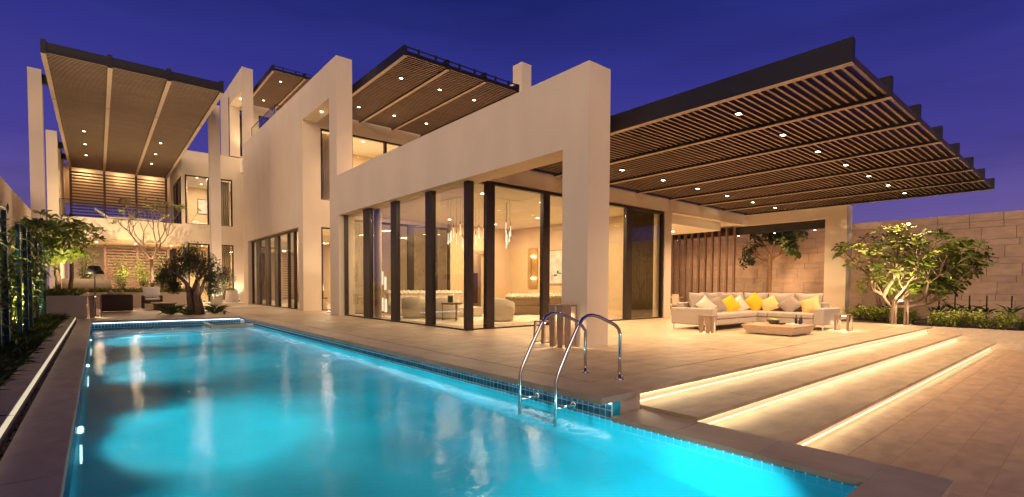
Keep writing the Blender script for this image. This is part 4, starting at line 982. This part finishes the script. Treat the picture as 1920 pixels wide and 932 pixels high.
# shrubs in the right bed
def shrub(p, h, w, n, m, label, grp, cat='shrub', name='shrub'):
    t = thing(name, p, label, cat, grp); mb = MB(); st_ = MB()
    for k in range(9):
        a = rnd.uniform(0, 2*pi); r = w*rnd.uniform(.1, .5); tip = p+Vector((r*math.cos(a), r*math.sin(a), h*rnd.uniform(.65, 1.05))); st_.tube([p, (p+tip)/2+Vector((0, 0, .04)), tip], [.008, .006, .003], 4, False)
        for i in range(n//9):
            u = rnd.uniform(.25, 1.05); q = p.lerp(tip, u)+Vector((rnd.gauss(0, .05), rnd.gauss(0, .05), rnd.gauss(0, .03))); mb.leaf(q, Vector((rnd.uniform(-1, 1), rnd.uniform(-1, 1), rnd.uniform(-.2, .8))), UP, rnd.uniform(.09, .15), rnd.uniform(.05, .08))
    obj('stems', st_, BARKD, t); obj('foliage', mb, m, t); return t
SHL = mat('shrub_leaf', (.27, .32, .05), .5, .3, 5, var2=.25)
pos = []
for i in range(16): pos.append((20.62+rnd.uniform(-.08, .25), 3.55-i*.42))
for i in range(14): pos.append((21.3+rnd.uniform(-.1, .3), 3.4-i*.45))
for i in range(7): pos.append((21.45+i*.33, 4.45+i*.36)); pos.append((21.9+i*.3, 4.3+i*.34))
for (x, y) in pos: shrub(Vector((x, y, -.05)), rnd.uniform(.38, .58), rnd.uniform(.55, .75), 170, LEAFY if rnd.random() < .4 else SHL, 'leafy green shrub in the planted bed along the right stone wall', 'shrubs along the right stone wall')
for (x, y, od) in ((24.6, 4.06, 'second from left'), (24.6, 3.6, 'third from left'), (24.6, 3.2, 'fourth from left'), (24.7, 2.75, 'fifth from left'), (24.6, 2.1, 'rightmost'), (24.7, 5.7, 'leftmost')):
    p = Vector((x, y, -.05)); t = thing('young_palm', p, 'dark staked young palm against the stone wall, '+od+' in its row', 'palm', 'young palms against the wall'); mb = MB()
    for i in range(12): a = i*2.4; mb.leaf(p+Vector((0, 0, .3)), Vector((math.cos(a), math.sin(a), rnd.uniform(.5, 1.6))), UP, rnd.uniform(.4, .65), .09, .3)
    obj('fronds', mb, LEAFD, t); obj('stake', MB().box(x-.02, x+.02, y-.02, y+.02, -.05, .95), BLK, t)
# left plumerias
def plumeria(b, h, d0, label, leafm, per, nk, L0, depth, lean=(0, 0), leaves=True, maxp=290, rad=.09, LL=.30, lw=.105, spread=.62, fill=None):
    t = thing('plumeria_tree', b, label, 'tree'); mb = MB(); tips = []
    top = b+Vector((lean[0], lean[1], h)); mb.tube([b, (b+top)/2+Vector((.04, .03, 0)), top], [rad, rad*.85, rad*.8], 8)
    for k in range(nk):
        a = 2*pi*k/nk+.5; grow(mb, top, Vector((math.cos(a)*.85, math.sin(a)*.85, .8)), L0, rad*.55, depth, tips, spread, 3, .42, .78, (2, 3), .12)
    obj('trunk', mb, BARK, t, True)
    ms = []
    for (p, d) in tips:
        if rnd.random() < per: ms += rosette_mats(p, d+UP*.2, rnd.randint(8, 11))
    if fill:
        c = top+Vector((0, 0, fill[3]))
        for i in range(fill[4]):
            v_ = Vector((rnd.gauss(0, 1), rnd.gauss(0, 1), rnd.gauss(0, 1))).normalized()*rnd.uniform(.55, 1.05)
            ms += rosette_mats(c+Vector((v_.x*fill[0], v_.y*fill[1], v_.z*fill[2])), (v_+UP*.5), rnd.randint(6, 9))
    put_leaves(t, ms, LL, lw, leafm, maxp, LEAFY); return t
plumeria(Vector((-1.15, 25.3, .72)), 1.35, 0, 'leafy plumeria tree in the concrete planter at the left end of the pool', LEAF, 1, 5, .58, 3, (-.05, 0), rad=.10, maxp=295, LL=.30, lw=.11, fill=(1.15, .9, .72, .62, 60))
plumeria(Vector((-1.0, 30.5, .72)), 1.6, 0, 'second plumeria behind the leafy one in the concrete planter', LEAF, 1, 4, .8, 2, (.1, 0), maxp=0)
plumeria(Vector((2.35, 34.6, .73)), 1.9, 0, 'almost bare plumeria with forked branches behind the patio chair', LEAFY, .22, 4, 1.05, 4, (.0, 0), maxp=150, rad=.10, LL=.2, spread=.55)
# olive tree
b4 = Vector((3.0, 23.75, 0)); t4 = thing('olive_tree', b4, 'old olive tree with a thick gnarled trunk beside the far end of the pool', 'tree'); mb = MB(); tips = []
for k in range(5):
    a = k*2*pi/5; o = Vector((math.cos(a)*.13, math.sin(a)*.13, 0)); mb.tube([b4+o*2.0, b4+o*1.5+Vector((.02, 0, .35)), b4+o*1.25+Vector((-.03, 0, .75)), b4+o*1.7+Vector((.05*(-1)**k, 0, 1.05)), b4+o*2.6+Vector((0, 0, 1.3))], [.125, .105, .10, .085, .055], 7)
    grow(mb, b4+o*2.6+Vector((0, 0, 1.3)), o*4+Vector((0, 0, .5)), .45, .055, 3, tips, .6, 3, .1, .8, (2, 3))
obj('trunk', mb, BARKD, t4, True); mb = MB(); mb2 = MB()
for (hx, hz, rr) in ((-.95, 1.9, .34), (-.45, 2.35, .36), (.15, 2.45, .36), (.65, 2.05, .36), (1.1, 1.55, .33), (1.0, 1.05, .26), (-1.15, 1.5, .3), (-.55, 1.7, .32), (.2, 1.85, .34), (.65, 1.5, .28), (-.1, 2.1, .3), (-.85, 1.15, .22)):
    dp = rnd.uniform(-.4, .3)
    for i in range(1150):
        v_ = Vector((rnd.gauss(0, 1), rnd.gauss(0, 1), rnd.gauss(0, 1))).normalized()*rr*rnd.uniform(.4, 1.45); q = b4+HR*hx+HD*dp+UP*hz+v_; (mb if rnd.random() < (.45 if hx < .1 else .9) else mb2).leaf(q, Vector((rnd.uniform(-1, 1), rnd.uniform(-1, 1), rnd.uniform(-.6, .8))), UP, rnd.uniform(.08, .13), .036)
obj('foliage', mb, LEAFO, t4, kind='stuff'); obj('foliage', mb2, LEAFD, t4, kind='stuff')
def tuft(p, n, L, m, label, grp, cat='plant', name='strap_plant', w=.03, droop=.5):
    t = tag(obj(name, (lambda mb: [mb.leaf(p+Vector((rnd.gauss(0, .05), rnd.gauss(0, .05), 0)), Vector((rnd.uniform(-1, 1), rnd.uniform(-1, 1), rnd.uniform(.5, 1.6))), UP, L*rnd.uniform(.6, 1.1), w, droop) for _ in range(n)] and mb)(MB()), m, org=p), label, cat, grp); return t
tuft(Vector((2.2, 23.6, 0)), 60, .75, LEAFD, 'dark strap leaved plant left of the olive trunk', 'strap plants around the olive tree')
tuft(Vector((3.7, 23.7, 0)), 60, .65, LEAFD, 'dark strap leaved plant right of the olive trunk', 'strap plants around the olive tree')
tuft(Vector((2.7, 23.3, 0)), 40, .45, GRS, 'low grassy clump in front of the olive trunk', 'strap plants around the olive tree')
# planter ground cover
mb = MB()
for i in range(1500):
    if i % 2: p = Vector((rnd.uniform(-2.4, -.55), rnd.uniform(23.65, 33), .72))
    else: p = Vector((rnd.uniform(-.3, 3.95), rnd.uniform(33.25, 36), .73))
    for k in range(3): mb.leaf(p, Vector((rnd.uniform(-1, 1), rnd.uniform(-1, 1), rnd.uniform(.6, 2))), UP, rnd.uniform(.2, .42), .05, .35)
tag(obj('planter_ground_cover', mb, LEAFY), 'bright green strap leaves filling the far concrete planters', 'ground cover', kind='stuff')
# airy lime bushes in front of the ground louvre
for (x, y, od) in ((1.2, 39.0, 'second from left'), (2.3, 39.4, 'third from left'), (3.2, 39.0, 'rightmost'), (-.6, 38.5, 'leftmost')):
    p = Vector((x, y, .7)); t = thing('lime_bush', p, 'airy yellow green bush before the ground louvre, '+od+' of four', 'bush', 'bushes before the ground louvre'); mb = MB(); st_ = MB()
    for k in range(16):
        a = rnd.uniform(0, 6.28); tip = p+Vector((math.cos(a)*.7*rnd.random(), math.sin(a)*.5, rnd.uniform(1.0, 2.6))); st_.tube([p, tip], [.015, .004], 4, False)
        for i in range(30): q = p.lerp(tip, rnd.uniform(.3, 1.05))+Vector((rnd.gauss(0, .12), rnd.gauss(0, .12), rnd.gauss(0, .08))); mb.leaf(q, Vector((rnd.uniform(-1, 1), rnd.uniform(-1, 1), rnd.uniform(-.5, .8))), UP, .2, .07)
    obj('stems', st_, BARKD, t); obj('foliage', mb, LEAFY, t)
uplight(1.8, 37.2, .73, 330, (0, .55, 1), 'garden spotlight lighting the lime bushes at far left', 110, (1, .80, .38))
uplight(2.6, 33.7, .73, 120, (-.1, .4, 1), 'garden spotlight at the foot of the bare plumeria', 100)
uplight(-.6, 23.9, .72, 130, (-.1, .5, 1), 'garden spotlight at the foot of the leafy left plumeria', 110, (1, .82, .45))
uplight(-1.6, 33.5, .72, 220, (.3, .6, 1), 'garden spotlight near the raised garden wall', 110)
uplight(3.9, 22.75, 0, 60, (.0, .5, 1.2), 'garden spotlight at the foot of the olive tree', 100, (1, .86, .6))
uplight(5.6, 39.7, .03, 110, (0, .25, 1), 'added fill spotlight under the far wing window left of the pot', 100)  # added to brighten the wing facade
uplight(7.75, 39.7, .03, 60, (-.1, .2, 1), 'added fill spotlight in the white pebbles right of the pot', 100)  # second lamp added to brighten the wing facade
uplight(-1.3, 27.6, .74, 480, (.25, .05, 1), 'added fill spotlight at the foot of the left roof column', 95, (1, .74, .48))  # added to brighten the roof underside in place of bounce light
uplight(4.2, 27.9, .0, 420, (-.25, .05, 1), 'added fill spotlight at the foot of the slim roof column by the pool', 95, (1, .74, .48))  # added like the one opposite, in place of bounce light under the roof
# bamboo and posts on the left
ORD = ['nearest', 'second nearest', 'third nearest', 'fourth nearest', 'fifth nearest', 'third farthest', 'second farthest', 'farthest']
for i, (x, y) in enumerate(((-1.27, 11.7), (-1.25, 12.5), (-1.28, 14.8), (-1.28, 16.1), (-1.30, 17.3), (-1.33, 19.6), (-1.36, 21.6), (-1.36, 22.6))):
    tag(obj('garden_post', MB().box(x-.035, x+.035, y-.06, y+.06, 0, 2.5), TEAL, org=(x, y, 0)), ORD[i]+' of the steel posts with teal pool light in their colour in the left bamboo bed', 'post', 'steel posts in the left bed')
def bamboo(p, h, nc, nl, m, label):
    t = thing('bamboo_clump', p, label, 'bamboo', 'bamboo clumps along the left wall'); mb = MB()
    for k in range(nc):
        q = p+Vector((rnd.gauss(0, .16), rnd.gauss(0, .25), 0)); tip = q+Vector((rnd.uniform(-.3, .55), rnd.uniform(-.5, .3), h*rnd.uniform(.75, 1.1))); mid = (q+tip)/2+Vector((-.08, .1, .1))
        c_ = MB().tube([q, mid, tip], [.014, .011, .004], 5, False); obj('culm', c_, GRS, t)
        for i in range(nl):
            u = rnd.uniform(.2, 1.0); b = (q.lerp(mid, u*2) if u < .5 else mid.lerp(tip, u*2-1))+Vector((rnd.gauss(0, .16), rnd.gauss(0, .18), rnd.gauss(0, .12))); mb.leaf(b, Vector((rnd.uniform(-1, 1), rnd.uniform(-1, 1), rnd.uniform(-.9, .35))), UP, rnd.uniform(.16, .32), .05, .25)
    obj('foliage', mb, m, t)
for i in range(14): bamboo(Vector((-1.75+rnd.uniform(-.35, .25), 9.6+i*.95, .02)), rnd.uniform(2.0, 2.9), 6, 62, (LEAF, LEAFO, LEAFY)[i % 3], 'feathery bamboo clump growing between the left wall and steel posts')
mb = MB()
for i in range(2600):
    yy = rnd.uniform(3.5, 23.3); p = Vector((rnd.uniform(-1.5, -.88), yy, .02)); mb.leaf(p, Vector((rnd.uniform(-.6, 1.2), rnd.uniform(-1, 1), rnd.uniform(.2, 1.3))), UP, rnd.uniform(.12, .34), .022, .5)
tag(obj('bed_grass', mb, GRS), 'low green grass blades spilling over the left stone curb', 'grass', kind='stuff')
for (y, od) in ((9.5, 'nearest'), (13.5, 'second'), (17.5, 'third'), (21.5, 'farthest')): uplight(-1.45, y, .02, 230, (-.5, .1, 1), od+' of the small spotlights washing the left wall between bamboo', 110, (1, .78, .5), 'garden spotlights washing the left wall')
